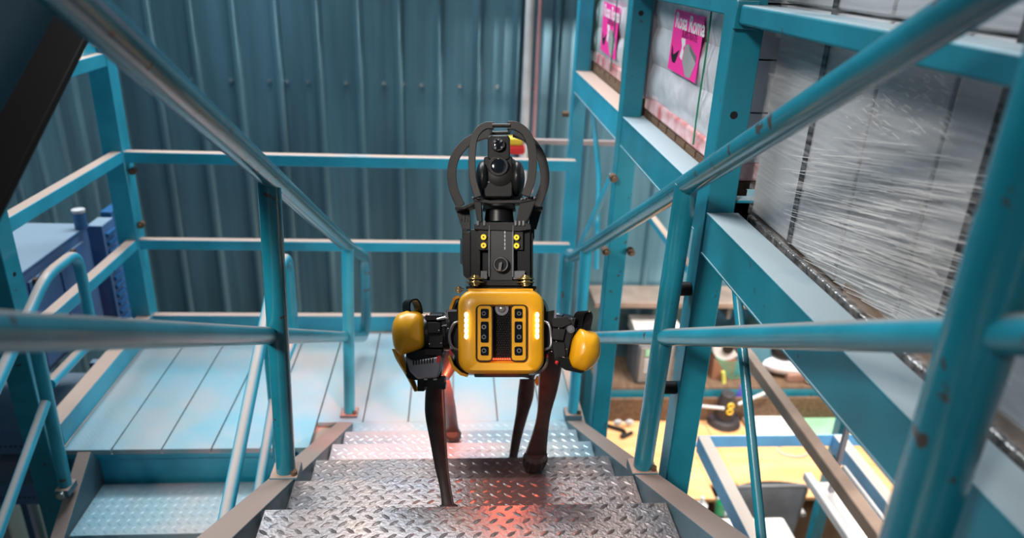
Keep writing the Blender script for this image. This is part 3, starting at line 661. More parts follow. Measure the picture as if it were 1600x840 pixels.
for xx in (1.3, 2.4, 3.6): obj('bracket', MB().bb(xx, xx + 0.03, 5.6, 5.86, p.z - 0.2, p.z - 0.05), SILVER, ws)
# computer tower and boxes
p = at(1005, 642, y=dy1 + 0.28); pz = zs
tw = thing('computer_tower', (p.x, p.y, pz), 'grey computer case with vented front behind blue post', 'computer')
obj('case', MB().bb(p.x - 0.16, p.x + 0.16, p.y - 0.16, p.y + 0.2, pz, pz + 0.38), GREYP, tw, bevel=0.01)
fp = obj('front_panel', MB().bb(p.x - 0.14, p.x + 0.14, p.y - 0.175, p.y - 0.16, pz + 0.02, pz + 0.36), mat('putty_plastic', (0.22, 0.21, 0.20), 0.5), tw, bevel=0.004)
for k in range(5): obj('vent', MB().bb(p.x - 0.1, p.x + 0.1, p.y - 0.18, p.y - 0.175, pz + 0.12 + k * 0.03, pz + 0.133 + k * 0.03), LGREY, fp)
obj('drive_bay', MB().bb(p.x - 0.1, p.x + 0.1, p.y - 0.182, p.y - 0.175, pz + 0.28, pz + 0.34), GREENP, fp)
q_ = V((p.x, p.y + 0.02, pz + 0.38))
wbx = thing('white_carton', q_, 'white box lying on top of the grey computer case', 'box'); obj('body', MB().bb(q_.x - 0.18, q_.x + 0.22, q_.y - 0.15, q_.y + 0.17, q_.z, q_.z + 0.09), PAPER, wbx, bevel=0.006); obj('lid', MB().bb(q_.x - 0.185, q_.x + 0.225, q_.y - 0.155, q_.y + 0.175, q_.z + 0.09, q_.z + 0.11), PAPER, wbx, bevel=0.006)
# desk objects
def on(px, py, z=ZD): return at(px, py, z=z)
p = on(1268, 672); pad = thing('green_notepad', p, 'pale green pad lying on the desk under the rack beam', 'notepad')
obj('cover', MB().box(p + V((0.05, 0, 0.007)), (0.52, 0.40, 0.012)), GREENP, pad); obj('clip', MB().box(p + V((0.2, -0.17, 0.022)), (0.12, 0.03, 0.02)), BRONZE, pad)
p = on(1205, 672); pb = thing('paper_stack', p, 'stack of white papers on the desk left of the green pad', 'papers')
for k in range(4): obj('sheet', MB().box(p + V((0.01 * k, 0.006 * k, 0.006 + 0.008 * k)), (0.34, 0.30, 0.007)), PAPER, pb)
obj('folder', MB().box(p + V((-0.2, -0.01, 0.02)), (0.03, 0.3, 0.04)), BROWNP, pb)
p = on(1240, 705); cbk = obj('cable_loop', MB().tube(smoothline([p + V((0.16 * math.cos(a) * (1 - 0.05 * a), 0.08 * math.sin(a), 0.006 + 0.001 * a)) for a in [k * 0.5 for k in range(14)]]), 0.006, 6), LGREY); tag(cbk, 'white cable coiled on the desk below the paper stack', 'cable')
p = on(963, 672); kb = obj('black_cable', MB().tube(smoothline([p + V((-0.15, 0.1, 0.02)), p + V((-0.03, 0.02, 0.02)), p + V((0.06, -0.04, 0.02)), p + V((0.02, -0.12, 0.02)), p + V((0.12, -0.06, 0.02))]), 0.016, 8), BLACKM); tag(kb, 'thick black cable lying on the left end of the desk', 'cable')
p = on(975, 655, z=ZD + 0.08); gl = thing('safety_glasses', p, 'clear plastic glasses on the left back corner of the desk', 'glasses')
for k in (-1, 1): obj('lens', MB().sph(p + V((0.05 * k, 0, -0.03)), (0.04, 0.012, 0.03), 12, 8), LGREY, gl)
obj('frame', MB().tube([p + V((-0.09, 0.0, -0.03)), p + V((0.09, 0, -0.03))], 0.006, 6), CHROME, gl)
# clutter on shelf
p0_ = at(1127, 575, y=5.5)
cw = thing('cable_reel', (p0_.x, 5.5, zs), 'beige cable reel with brown core behind the desk', 'reel')
obj('drum', MB().cyl((p0_.x, 5.44, zs + 0.32), (p0_.x, 5.54, zs + 0.32), 0.13, n=24), LGREY, cw, bevel=0.005)
obj('core', MB().cyl((p0_.x, 5.42, zs + 0.32), (p0_.x, 5.44, zs + 0.32), 0.05, n=20), BLACKM, cw)
obj('stand', MB().bb(p0_.x - 0.1, p0_.x + 0.1, 5.44, 5.56, zs, zs + 0.2), mat('brown_card', (0.25, 0.11, 0.06), 0.6), cw, bevel=0.004)
p = at(1165, 600, y=5.6); bx = thing('teal_toolbox', (p.x, 5.6, zs), 'dull blue toolbox on the shelf behind the thin teal brace', 'toolbox')
obj('body', MB().bb(p.x - 0.18, p.x + 0.16, 5.5, 5.75, zs, zs + 0.30), mat('dull_blue', (0.07, 0.20, 0.27), 0.5), bx, bevel=0.008); obj('handle', MB().tube(fillet([(p.x - 0.1, 5.62, zs + 0.3), (p.x - 0.1, 5.62, zs + 0.36), (p.x + 0.1, 5.62, zs + 0.36), (p.x + 0.1, 5.62, zs + 0.3)], 0.02), 0.01, 8), BLACKM, bx)
gc = MB()
for k in range(7): a = at(1118 + 3 * k, 558 + 5 * k, y=5.44); b = at(1160, 566 + 4.5 * k, y=5.44); gc.tube([a, (a + b) / 2 + V((0, 0, -0.03)), b], 0.004, 6)
gcx = obj('green_wires', gc, mat('green_wire', (0.02, 0.35, 0.22), 0.5)); tag(gcx, 'bundle of thin green wires running beside the cable reel', 'wires')
yc = obj('yellow_cable', MB().tube(smoothline([at(1130, 580, y=5.4), at(1131, 600, y=5.38), at(1128, 622, y=5.3), at(1127, 645, y=dy1 - 0.05)]), 0.018, 8), mat('dull_yellow', (0.50, 0.48, 0.10), 0.5)); tag(yc, 'yellow cable hanging down in front of the reel', 'cable')
hp = at(1135, 632, y=5.22)
hd = thing('motor_unit', (hp.x, hp.y, ZD), 'dark round tool with yellow marks standing at back of desk', 'tool')
obj('body', MB().cyl((hp.x, hp.y, ZD), (hp.x, hp.y, ZD + 0.06), 0.15, 0.13).cyl((hp.x, hp.y, ZD + 0.06), (hp.x, hp.y, ZD + 0.30), 0.085, 0.06), mat('dark_tool', (0.04, 0.035, 0.04), 0.5), hd, bevel=0.006)
for k in (-1, 1): obj('ring', MB().tube([V((hp.x + 0.024 * math.cos(a), hp.y - 0.09, ZD + 0.2 + 0.03 * k + 0.022 * math.sin(a))) for a in [q * math.pi / 6 for q in range(13)]], 0.008, 6), YELP, hd)
obj('handle', MB().tube([(hp.x + 0.08, hp.y - 0.05, ZD + 0.22), (hp.x + 0.38, hp.y, ZD + 0.33)], 0.014, 8), LGREY, hd); obj('handle', MB().tube([(hp.x - 0.05, hp.y - 0.08, ZD + 0.2), (hp.x - 0.28, hp.y - 0.05, ZD + 0.21)], 0.014, 8), LGREY, hd)
p = at(1152, 630, y=5.38); bb_ = obj('blue_bag', MB().sph((p.x, p.y - 0.05, ZD + 0.16), (0.07, 0.05, 0.16), 14, 9), PURP); tag(bb_, 'small violet blue bottle behind the dark round tool', 'bottle')
ck = MB()
for k in range(7): a = on(1095 + 2 * k, 640 + 3 * k); b = on(1140 + 3 * k, 655 + 2 * k); ck.tube(smoothline([a + V((0, 0, 0.01)), (a + b) / 2 + V((0, 0.03, 0.05 + 0.004 * k)), b + V((0, 0, 0.012))]), 0.005, 6)
ckx = obj('pale_cables', ck, LGREY); tag(ckx, 'tangle of pale thin cables on the desk beside the big teal upright', 'cables')
p = at(1232, 585, y=5.55); pl_ = thing('plastic_bag', (p.x, 5.55, zs), 'crumpled white plastic bag on the shelf under the rack beam', 'bag')
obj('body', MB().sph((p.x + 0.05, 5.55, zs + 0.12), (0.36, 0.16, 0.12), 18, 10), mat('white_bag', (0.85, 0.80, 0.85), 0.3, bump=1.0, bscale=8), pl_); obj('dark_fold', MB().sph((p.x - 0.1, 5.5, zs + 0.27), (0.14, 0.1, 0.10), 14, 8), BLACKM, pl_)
p = at(1232, 562, y=5.62); lm = thing('lime_cushion', (p.x, 5.62, zs), 'lime yellow packet behind the white plastic bag', 'packet'); obj('body', MB().bb(p.x - 0.12, p.x + 0.18, 5.74, 5.84, zs, zs + 0.46), LIME, lm, bevel=0.02); obj('flap', MB().bb(p.x - 0.12, p.x + 0.18, 5.735, 5.845, zs + 0.46, zs + 0.49), GREENP, lm, bevel=0.004)
p = at(1245, 610, y=5.44); tl = thing('desk_tool', (p.x, 5.44, zs), 'small metal tool with violet lead on shelf edge', 'tool'); obj('body', MB().bb(p.x - 0.14, p.x + 0.12, 5.38, 5.46, zs, zs + 0.08), mat('rust_metal', (0.25, 0.13, 0.10), 0.5), tl, bevel=0.01); obj('knob', MB().sph((p.x + 0.04, 5.37, zs + 0.04), 0.035, 12, 8), CHROME, tl); obj('lead', MB().tube([(p.x, 5.42, zs + 0.09), (p.x + 0.15, 5.42, zs + 0.16)], 0.016, 8), PURP, tl)
# chair
cz = -1.62; p = at(1205, 758, y=4.18)
chh = thing('office_chair', (p.x, 4.3, ZF), 'grey mesh office chair in front of the wooden desk', 'chair')
bk = MB(); rows = []
W0 = 0.27
for j in range(9):
    t = j / 8; zz = p.z - 0.45 * t; ww = W0 * (1 - 0.18 * t)
    for i in range(13):
        u = -1 + 2 * i / 12; bk.v.append(V((p.x + u * ww, p.y + 0.05 * (1 - u * u) - 0.03 * t, zz)))
    if j:
        for i in range(12): a = (j - 1) * 13 + i; bk.f.append((a, a + 1, a + 14, a + 13))
nb = len(bk.v); bk.v += [v + V((0, -0.02, 0)) for v in bk.v]; bk.f += [tuple(i + nb for i in f_)[::-1] for f_ in list(bk.f)]
obj('backrest', bk, mat('grey_mesh', (0.22, 0.23, 0.26), 0.6), chh, smooth=60)
obj('back_frame', MB().tube(fillet([(p.x - W0 * 0.82, p.y - 0.03, p.z - 0.45), (p.x - W0, p.y - 0.01, p.z), (p.x + W0, p.y - 0.01, p.z), (p.x + W0 * 0.82, p.y - 0.03, p.z - 0.45)], 0.04), 0.016, 10), GREYP, chh)
obj('seat', MB().bb(p.x - 0.24, p.x + 0.24, p.y - 0.05, p.y + 0.42, ZF + 0.42, ZF + 0.49), GREYP, chh, bevel=0.02)
for s in (-1, 1): obj('armrest', MB().tube(fillet([(p.x + s * 0.27, p.y + 0.2, ZF + 0.44), (p.x + s * 0.29, p.y + 0.2, ZF + 0.66), (p.x + s * 0.29, p.y - 0.02, ZF + 0.66)], 0.05), 0.02, 10), LGREY, chh)
obj('column', MB().cyl((p.x, p.y + 0.18, ZF + 0.1), (p.x, p.y + 0.18, ZF + 0.42), 0.03), BLACK, chh)
for k in range(5):
    a = k * 2 * math.pi / 5; e = V((p.x + 0.3 * math.cos(a), p.y + 0.18 + 0.3 * math.sin(a), ZF + 0.07)); obj('base_arm', MB().bar((p.x, p.y + 0.18, ZF + 0.1), e, 0.035, 0.03), BLACK, chh); obj('caster', MB().cyl(e + V((-0.015, 0, -0.04)), e + V((0.015, 0, -0.04)), 0.03, n=12), BLACK, chh)
# white cart top with bottles
zcart = -1.72; p = at(1150, 822, z=zcart)
ct = thing('white_cart', (p.x, p.y - 0.1, ZF), 'white rounded table top at bottom right beneath the stair', 'table')
c_r = at(1222, 803, z=zcart); 
obj('top', MB().bb(p.x - 0.30, c_r.x, p.y - 0.5, p.y + 0.09, zcart - 0.04, zcart), PAPER, ct, bevel=0.03)
obj('rim', MB().bb(p.x - 0.305, c_r.x + 0.005, p.y - 0.505, p.y + 0.095, zcart - 0.055, zcart - 0.04), PALEB, ct, bevel=0.004)
for xx, yy_ in ((p.x - 0.25, p.y - 0.4), (c_r.x - 0.06, p.y - 0.4), (p.x - 0.25, p.y), (c_r.x - 0.06, p.y)): obj('leg', MB().cyl((xx, yy_, ZF), (xx, yy_, zcart - 0.055), 0.016), SILVER, ct)
def bottle(px, py, label, m1_, m2_, r, h, dyy=0):
    b_ = at(px, py, z=zcart); t = thing('squeeze_bottle', b_, label, 'bottle')
    obj('body', MB().tube([b_, b_ + V((0, 0, h * 0.6)), b_ + V((0, 0, h * 0.75))], [r, r, r * 0.45], 18), m1_, t); obj('cap', MB().tube([b_ + V((0, 0, h * 0.75)), b_ + V((0, 0, h))], [r * 0.4, r * 0.25], 14), m2_, t)
bottle(1093, 806, 'white plastic bottle at the left edge of the white table', WHITEBAG, PAPER, 0.045, 0.17)
bottle(1124, 801, 'green bottle with white cap on the white table', mat('bottle_green', (0.0, 0.22, 0.07), 0.35), PAPER, 0.035, 0.16)

# ================================================================ ROBOT
DEPTH = 1.76
Ro = EYE + ray(783, 518) * (DEPTH / FPX)
Fv = -ray(783, 518).normalized()                            # the face looks up the stairs
Rx = (R3 @ V((1, 0, 0))); Rx = (Rx - Fv * Rx.dot(Fv)).normalized(); Uv = Fv.cross(Rx).normalized()
if Uv.z < 0: Uv = -Uv
def rp(px, py, b=0.0):                                      # point b behind the face plane
    r_ = ray(px, py); o = Ro - Fv * b; return EYE + r_ * ((o - EYE).dot(Fv) / r_.dot(Fv))
BASIS = Matrix((Rx, Uv, Fv)).transposed()
def rr(x0, y0, x1, y1, r, b, n=5):
    pts = []
    for cx, cy, a0 in ((x1 - r, y0 + r, -90), (x1 - r, y1 - r, 0), (x0 + r, y1 - r, 90), (x0 + r, y0 + r, 180)):
        for k in range(n + 1): a = math.radians(a0 + 90 * k / n); pts.append(rp(cx + r * math.cos(a), cy + r * math.sin(a), b))
    return pts
def rbox(x0, y0, x1, y1, b0, b1, r=2): return MB().prism(rr(x0, y0, x1, y1, r, b0, 3), [q - Fv * (b1 - b0) for q in rr(x0, y0, x1, y1, r, b0, 3)])
def disc(px, py, r, b0, b1, n=20):
    c = rp(px, py, b0); rr_ = r / 1148 * (c - EYE).length
    return MB().cyl(c, c - Fv * (b1 - b0), rr_, n=n)
def pol(pts, b0, b1): f_ = [rp(x, y, b0) for x, y in pts]; return MB().prism(f_, [q - Fv * (b1 - b0) for q in f_])
rob = thing('robot_dog', (Ro.x, Ro.y + 0.4, nz(Ro.y + 0.4)), 'yellow and black four-legged robot with caged camera climbing the stairs', 'robot')
# body
o0 = rr(716, 453, 850, 584, 24, 0.012, 6); oB = [q - Fv * 0.06 for q in o0]
fr_o = rr(722, 459, 844, 578, 18, 0.0, 6); fr_i = rr(743, 475.5, 826, 567, 9, 0.004, 6)
fi2 = [q - Fv * 0.03 for q in rr(747, 479, 822, 563, 7, 0.004, 6)]
mbf = MB(); n_ = len(o0); mbf.v = list(oB) + list(o0) + list(fr_o) + list(fr_i) + list(fi2)
for r_ in range(4):
    for j in range(n_): k = (j + 1) % n_; mbf.f.append((r_ * n_ + j, r_ * n_ + k, (r_ + 1) * n_ + k, (r_ + 1) * n_ + j))
face = obj('face_frame', mbf, YELLOW, rob, smooth=60)
obj('top_band', rbox(731, 450.5, 833, 454.5, 0.015, 0.06), YELLOW, rob)
GRILLE = mat('speaker_grille', (0.010, 0.010, 0.012), 0.35, bump=0.8, bscale=600)
gr = obj('front_grille', rbox(745, 477, 824, 565, 0.026, 0.035), GRILLE, rob)
gm = MB()
for i in range(9):
    for j in range(23):
        c = rp(769.5 + i * 3.6 + (1.8 if j % 2 else 0), 482 + j * 3.55, 0.0252); gm.cyl(c, c + Fv * 0.0008, 0.0017, n=6)
obj('grille_dots', gm, BLACKM, gr, kind='stuff')
obj('glow_strip', rbox(762, 559, 806, 562, 0.0245, 0.027, 1), mat('dim_red_led', (0.5, 0.03, 0.01), 0.4, emit=((1.0, 0.10, 0.03), 2.2)), gr)
lampc = rp(784, 482, 0.022)
obj('headlamp', MB().cyl(lampc, lampc - Fv * 0.01, 0.0165, n=24), SILVER, gr); obj('headlamp_lens', MB().sph(lampc, (0.010, 0.010, 0.006), 18, 8, BASIS), mat('clear_lens', (0.45, 0.45, 0.42), 0.15, metal=0.6), gr)
for x0, x1 in ((746, 768.5), (799.5, 822)):
    pod = obj('camera_pod', rbox(x0, 477.5, x1, 563, 0.006, 0.028, 5), YELLOW, rob, bevel=0.0015)
    obj('pod_seam', MB().ring(rr(x0 - 1.6, 475.8, x1 + 1.6, 564.8, 6, 0.0065), rr(x0, 477.5, x1, 563, 5, 0.0065), rr(x0 - 1.6, 475.8, x1 + 1.6, 564.8, 6, 0.0075), rr(x0, 477.5, x1, 563, 5, 0.0075)), BLACKM, pod)
    xo = x0 + (5 if x0 < 780 else 4.5)
    for y0, y1, lens in ((482, 497, [(489.5, 3.3)]), (502, 535, [(510.5, 3.6), (526, 3.6)]), (541, 555, [(547.5, 3.6)])):
        wdw = obj('sensor_window', rbox(xo, y0, xo + 12.5, y1, 0.0045, 0.008, 2.5), GLASS, pod)
        for ly, lr in lens:
            obj('lens', disc(xo + 5 + (2 if x0 > 780 else 0), ly, lr, 0.0033, 0.0046, 16), SILVER if ly == 510.5 else GREYP, pod)
            obj('lens_glass', disc(xo + 5 + (2 if x0 > 780 else 0), ly, lr * 0.55, 0.0028, 0.0034, 16), GLASS, pod)
for lx in (728.5, 839.5):
    for k in range(5):
        y_ = 492 + k * 8.2; obj('status_led', MB().sph(rp(lx, y_, 0.0005), (0.0042, 0.0066, 0.0025), 12, 8, BASIS), LED, rob)
# long body
hull_f = rr(706, 459, 860, 588, 26, 0.05, 6); m_ = MB(); n_ = len(hull_f); ring_ = []
cc = rp(783, 520, 0.05)
for sc, bk_, dzv in ((0.92, 0.0, 0), (1.0, 0.06, 0), (1.0, 0.35, 0), (1.0, 0.70, 0), (0.86, 0.80, 0.01)):
    ring_.append([cc + (q - cc) * sc - Fv * bk_ + Uv * dzv for q in hull_f])
m_.v = [q for r_ in ring_ for q in r_]
for r_ in range(4):
    for j in range(n_): k = (j + 1) % n_; m_.f.append((r_ * n_ + j, r_ * n_ + k, (r_ + 1) * n_ + k, (r_ + 1) * n_ + j))
m_.f.append(tuple(range(n_))); m_.f.append(tuple(4 * n_ + j for j in range(n_)))
hull = obj('body_shell', m_, BLACK, rob, smooth=50)
for pts in ([(716, 461), (708, 465), (703, 478), (701, 490), (704, 490), (707, 479), (711, 468), (717, 465)], [(700, 556), (706, 575), (719, 586), (730, 589), (730, 585), (720, 581), (709, 570), (704, 556)], [(836, 596), (839, 603), (845, 598), (846, 588), (840, 588)]):
    obj('yellow_trim', pol(pts, 0.04 if pts[0][1] < 590 else 0.5, 0.10 if pts[0][1] < 590 else 0.55), YELLOW, hull)
back_cover = obj('back_cover', MB().prism([q for q in rr(725, 455, 841, 470, 5, 0.09)], [q - Fv * 0.6 for q in rr(725, 455, 841, 470, 5, 0.09)]), YELLOW, rob)
bl = obj('belly_plate', rbox(741, 582, 826, 589, 0.02, 0.35), BLACK, rob)
obj('belly_light', rbox(757, 581.5, 812, 584, 0.012, 0.03, 1), REDLED, rob)
for k, (px_, py_) in enumerate(((738, 597), (800, 600))):
    c = rp(px_, py_, 0.10 if k else 0.36)
    l = bpy.data.lights.new('belly_lamp', 'AREA'); l.size = 0.05; l.energy = 0.9 if k else 5.5; l.spread = math.radians(180 if k else 75); l.color = (1.0, 0.15, 0.07)
    lo = bpy.data.objects.new('belly_lamp', l); COL.objects.link(lo); lo.location = c - Uv * 0.0; lo.rotation_euler = (V((0, -0.12, -1.0)) if k else V((-0.38, 1.0, -0.75))).to_track_quat('-Z', 'Y').to_euler()
# hip brackets and looms
for s in (-1, 1):
    X = lambda d: 783 + s * d
    obj('hip_bracket', pol([(X(66), 487), (X(86), 484), (X(84), 500), (X(79), 545), (X(70), 560), (X(66), 556)], 0.035, 0.10), BLACK, rob)
    obj('bracket_edge', pol([(X(84), 483), (X(87), 484), (X(80), 546), (X(76.5), 545)], 0.03, 0.036), SILVER, rob)
    if s < 0: obj('bracket_edge', pol([(X(70), 483), (X(87), 483.5), (X(87), 487), (X(70), 486.5)], 0.03, 0.036), SILVER, rob)
    obj('cable_loom', MB().tube(smoothline([rp(X(66), 502, 0.03), rp(X(75), 507, 0.02), rp(X(81 if s < 0 else 78), 525, 0.02), rp(X(77), 541, 0.02), rp(X(66), 547, 0.03)], 6), 0.0034, 8), SILVER, rob)
    obj('red_tag', rbox(*( (X(81), 544, X(78), 553) if s < 0 else (X(70), 553, X(73), 558)), 0.03, 0.034, 0.5), REDP, rob)
# ---- front legs
def actuator(parts, name='hip_motor'):
    m_ = MB()
    for px0, py0, px1, py1, b, r in parts: m_.cyl(rp(px0, py0, b), rp(px1, py1, b), r, n=20)
    return m_
hl_ = obj('hip_motor', actuator([(706, 518, 690, 518, 0.07, 0.047), (694, 520, 672, 520, 0.07, 0.052), (674, 522, 640, 525, 0.065, 0.046)]), BLACK, rob, bevel=0.003)
for x0, y0, x1, y1, b in ((664, 492, 690, 500, 0.012), (668, 503, 688, 520, 0.008), (670, 524, 692, 543, 0.010), (664, 545, 690, 555, 0.015), (688, 496, 696, 540, 0.02)):
    obj('motor_plate', rbox(x0, y0, x1, y1, b, b + 0.03, 1.5), BLACKM, hl_, bevel=0.001)
for px, py in ((662, 489), (667, 491), (686, 516), (689, 536), (671, 537), (697, 497), (700, 513)): obj('screw', MB().sph(rp(px, py, 0.006), 0.0017, 8, 6), CHROME, hl_)
obj('bright_pin', MB().cyl(rp(683, 499, 0.01), rp(696, 496, 0.01), 0.0035, n=10), CHROME, hl_); obj('bright_pin', MB().cyl(rp(690, 509, 0.01), rp(698, 508, 0.01), 0.002, n=10), CHROME, hl_)
def shell(outline, b, bulge, name='leg_cover', par=rob, m=YELLOW):
    pts = [rp(x, y, b) for x, y in outline]; pts = smoothline(pts + [pts[0]], 4)[:-1]
    c = sum(pts, V((0, 0, 0))) / len(pts)
    steps = [(0.97, -Fv * 0.05), (1.0, V((0, 0, 0)))] + [(math.cos(t), Fv * bulge * math.sin(t)) for t in (0.25, 0.5, 0.75, 1.0, 1.25, 1.45)]
    return obj(name, MB().dome(pts, c, steps), m, par, smooth=60)
shell([(636, 485), (652, 486), (660, 493), (663, 512), (664, 535), (660, 543), (646, 549), (633, 553), (626, 556), (617, 545), (613, 526), (614, 505), (622, 491)], 0.03, 0.045)
# long lower edge of the left cover
lp = smoothline([rp(618, 545, 0.035), rp(624, 562, 0.035), (rp(634, 580, 0.04)), rp(643, 598, 0.05), rp(649, 611, 0.055)], 5)
wd = [0.014 - 0.010 * (i / (len(lp) - 1)) for i in range(len(lp))]
obj('cover_edge', MB().sweep(lp, [[Rx * w_ + Fv * 0.004, Fv * 0.012, -Rx * w_ * 0.6 + Fv * 0.004, -Rx * w_ * 0.6 - Fv * 0.03, Rx * w_ - Fv * 0.03] for w_ in wd]), YELLOW, rob, smooth=50)
shell([(906, 513), (922, 516), (934, 523), (938, 538), (937, 556), (928, 570), (914, 580), (898, 576), (889, 567), (890, 548), (895, 527)], 0.03, 0.045)
def strap(pts, w=0.032):
    P = smoothline([rp(x, y, b) for x, y, b in pts], 6); up_ = Uv
    secs = []
    for i, p_ in enumerate(P):
        t = (P[min(i + 1, len(P) - 1)] - P[max(i - 1, 0)]).normalized(); nn_ = t.cross(Fv + Rx * 0.25).normalized() * 0.002; ww = (Fv * 0.8 + Rx * 0.6).normalized() * w * 0.5
        secs.append([ww + nn_, ww - nn_, -ww - nn_, -ww + nn_])
    return MB().sweep(P, secs)
obj('strap_handle', strap([(637, 492, 0.03), (635, 480, 0.03), (637, 471, 0.03), (646, 468, 0.03), (652, 476, 0.035), (655, 490, 0.04)]), BLACK, rob)
obj('strap_handle', strap([(900, 520, 0.04), (903, 500, 0.04), (907, 489, 0.035), (915, 487, 0.03), (918, 496, 0.03), (914, 516, 0.02)]), BLACK, rob)
hr_ = obj('hip_motor', actuator([(860, 518, 874, 520, 0.07, 0.045), (872, 521, 892, 526, 0.07, 0.053), (890, 530, 915, 540, 0.07, 0.045)]), BLACK, rob, bevel=0.003)
for pts, b in (([(862, 497), (886, 494), (893, 505), (878, 512), (863, 510)], 0.012), ([(864, 513), (884, 514), (880, 532), (863, 530)], 0.008), ([(863, 533), (882, 535), (884, 556), (866, 560)], 0.010), ([(884, 500), (900, 496), (894, 520), (886, 560), (880, 556)], 0.016)):
    obj('motor_plate', pol(pts, b, b + 0.03), BLACKM, hr_, bevel=0.001)
obj('motor_plate', pol([(866, 556), (888, 560), (893, 574), (914, 580), (908, 583), (884, 578), (868, 568)], 0.01, 0.06), BLACK, hr_, bevel=0.001)
for px, py in ((869, 533), (862, 549), (893, 498), (873, 513), (885, 545)): obj('screw', MB().sph(rp(px, py, 0.006), 0.0018, 8, 6), CHROME, hr_)
obj('pivot', disc(892, 514, 6, 0.006, 0.02), GREYP, hr_); obj('pivot', disc(892, 514, 3, 0.004, 0.007), SILVER, hr_)
obj('red_button', MB().sph(rp(870, 566, 0.005), 0.005, 10, 8), REDP, hr_)
# left thigh casting and knee
ul = obj('upper_leg', MB().prism(rr(634, 545, 690, 594, 10, 0.03), [q - Fv * 0.10 + Uv * 0.01 for q in rr(636, 540, 688, 590, 10, 0.03)]), BLACK, rob, bevel=0.003)
obj('vent_casting', pol([(632, 556), (645, 564), (690, 556), (688, 580), (684, 590), (652, 592), (640, 580)], 0.010, 0.035), SILVER, ul, bevel=0.004)
for k in range(8): x_ = 645 + k * 4.3; obj('vent_slot', pol([(x_, 563 - k * 0.5), (x_ + 2.2, 562.6 - k * 0.5), (x_ + 2.2, 570 - k * 0.5), (x_, 570.5 - k * 0.5)], 0.0085, 0.011), BLACKM, ul)
obj('red_mark', pol([(683, 556), (688, 555), (687, 566), (682, 566)], 0.008, 0.011), REDP, ul)
kn = obj('knee_joint', MB().prism(rr(652, 589, 694, 604, 3, 0.025), [q - Fv * 0.06 for q in rr(652, 589, 694, 604, 3, 0.025)]), BLACKM, rob, bevel=0.002)
for x0, x1, y1 in ((652, 663, 611), (684, 696, 608)): obj('clevis', rbox(x0, 598, x1, y1, 0.022, 0.06, 1.5), BLACK, kn)
for px in (665, 680): obj('bright_bolt', rbox(px - 3, 591, px + 3, 593.5, 0.019, 0.024, 1), CHROME, kn)
def solve(px, py, foot, L):                                  # knee on its line of sight, L from the foot, the farther way back
    r_ = ray(px, py).normalized(); o = EYE - foot; b_ = o.dot(r_); c_ = o.dot(o) - L * L; D = max(0, b_ * b_ - c_)
    return -b_ - math.sqrt(D), -b_ + math.sqrt(D)
def leg(rows, foot, kneedepth, par, tag_, ribs=True, ball=0.0, m=LEG):
    # rows: (px, py, half width px, half thickness m); depth runs from the knee to the foot
    fd = (R3.transposed() @ (foot - EYE)); fdz = -fd.z
    pts, secs = [], []
    y0, y1 = rows[0][1], rows[-1][1]
    P = []
    for px, py, hw, ht in rows:
        t = (py - y0) / (y1 - y0); dpt = 1 / ((1 - t) / kneedepth + t / fdz); P.append((EYE + ray(px, py) * dpt / FPX, hw * dpt / FPX, ht))
    # refine
    C = smoothline([p_[0] for p_ in P], 5); Wd = smoothline([V((p_[1], p_[2], 0)) for p_ in P], 5)
    N_ = 12
    for c, w_ in zip(C, Wd):
        pts.append(c); secs.append([Rx * w_.x * (abs(math.cos(a)) ** 0.6) * (1 if math.cos(a) > 0 else -1) + Fv * w_.y * (abs(math.sin(a)) ** 0.6) * (1 if math.sin(a) > 0 else -1) for a in [2 * math.pi * k / N_ for k in range(N_)]])
    lo = obj('lower_leg', MB().sweep(pts, secs), m, par, smooth=50)
    if ball:
        ft = MB(); NB = 28
        ax_ = (pts[-1] - pts[-4]).normalized(); sd = Rx; th = ax_.cross(sd).normalized()
        for i, (t, rr__) in enumerate(((-1.1, 0.72), (-0.9, 1.0), (-0.3, 1.05), (0.3, 0.95), (0.75, 0.68), (0.98, 0.3))):
            for j in range(NB):
                a = 2 * math.pi * j / NB; rad = ball * rr__ * (1 + (0.09 if (j % 2 and 0 < i < 5) else 0)); ft.v.append(foot + ax_ * t * ball * (1.25 if ball > 0.03 else 1.0) + (sd * math.cos(a) + th * math.sin(a) * 0.85) * rad)
            if i:
                for j in range(NB): k = (j + 1) % NB; ft.f.append(((i - 1) * NB + j, (i - 1) * NB + k, i * NB + k, i * NB + j))
        ft.f.append(tuple(range(NB))); ft.f.append(tuple(5 * NB + j for j in range(NB)))
        obj('foot', ft, RUBBER, lo, smooth=20)
    return lo
z2t = nose(2)[1]; z3t = nose(3)[1]; z4t = nose(4)[1]; z5t = nose(5)[1]
F1 = at(703, 801, z=z2t + 0.021)
kd1 = -(R3.transposed() @ (EYE + ray(680, 600).normalized() * solve(680, 600, F1, 0.30)[1] - EYE)).z
leg([(680, 596, 14, 0.016), (679.5, 625, 15.5, 0.017), (680.5, 650, 16, 0.017), (685, 690, 13, 0.014), (690, 730, 10.5, 0.011), (696, 762, 9, 0.011), (701, 795, 10, 0.013)], F1, kd1, rob, 1, ball=0.021)
F2 = at(835, 722, z=z3t + 0.034)
kd2 = 1.9
leg([(862, 545, 17, 0.02), (860, 575, 17.5, 0.02), (856, 610, 15, 0.017), (850, 645, 11, 0.014), (845, 672, 12, 0.014), (840, 695, 15, 0.020), (836, 714, 18, 0.024)], F2, kd2, rob, 2, ball=0.034)
F3 = at(799, 727, z=z4t + 0.022)
leg([(824, 592, 12, 0.018), (821, 620, 12.5, 0.018), (816, 645, 10, 0.015), (808, 680, 8, 0.012), (801, 718, 6.5, 0.012)], F3, 2.35, rob, 3, ball=0.024)
F4 = at(707.5, 681, z=z5t + 0.024)
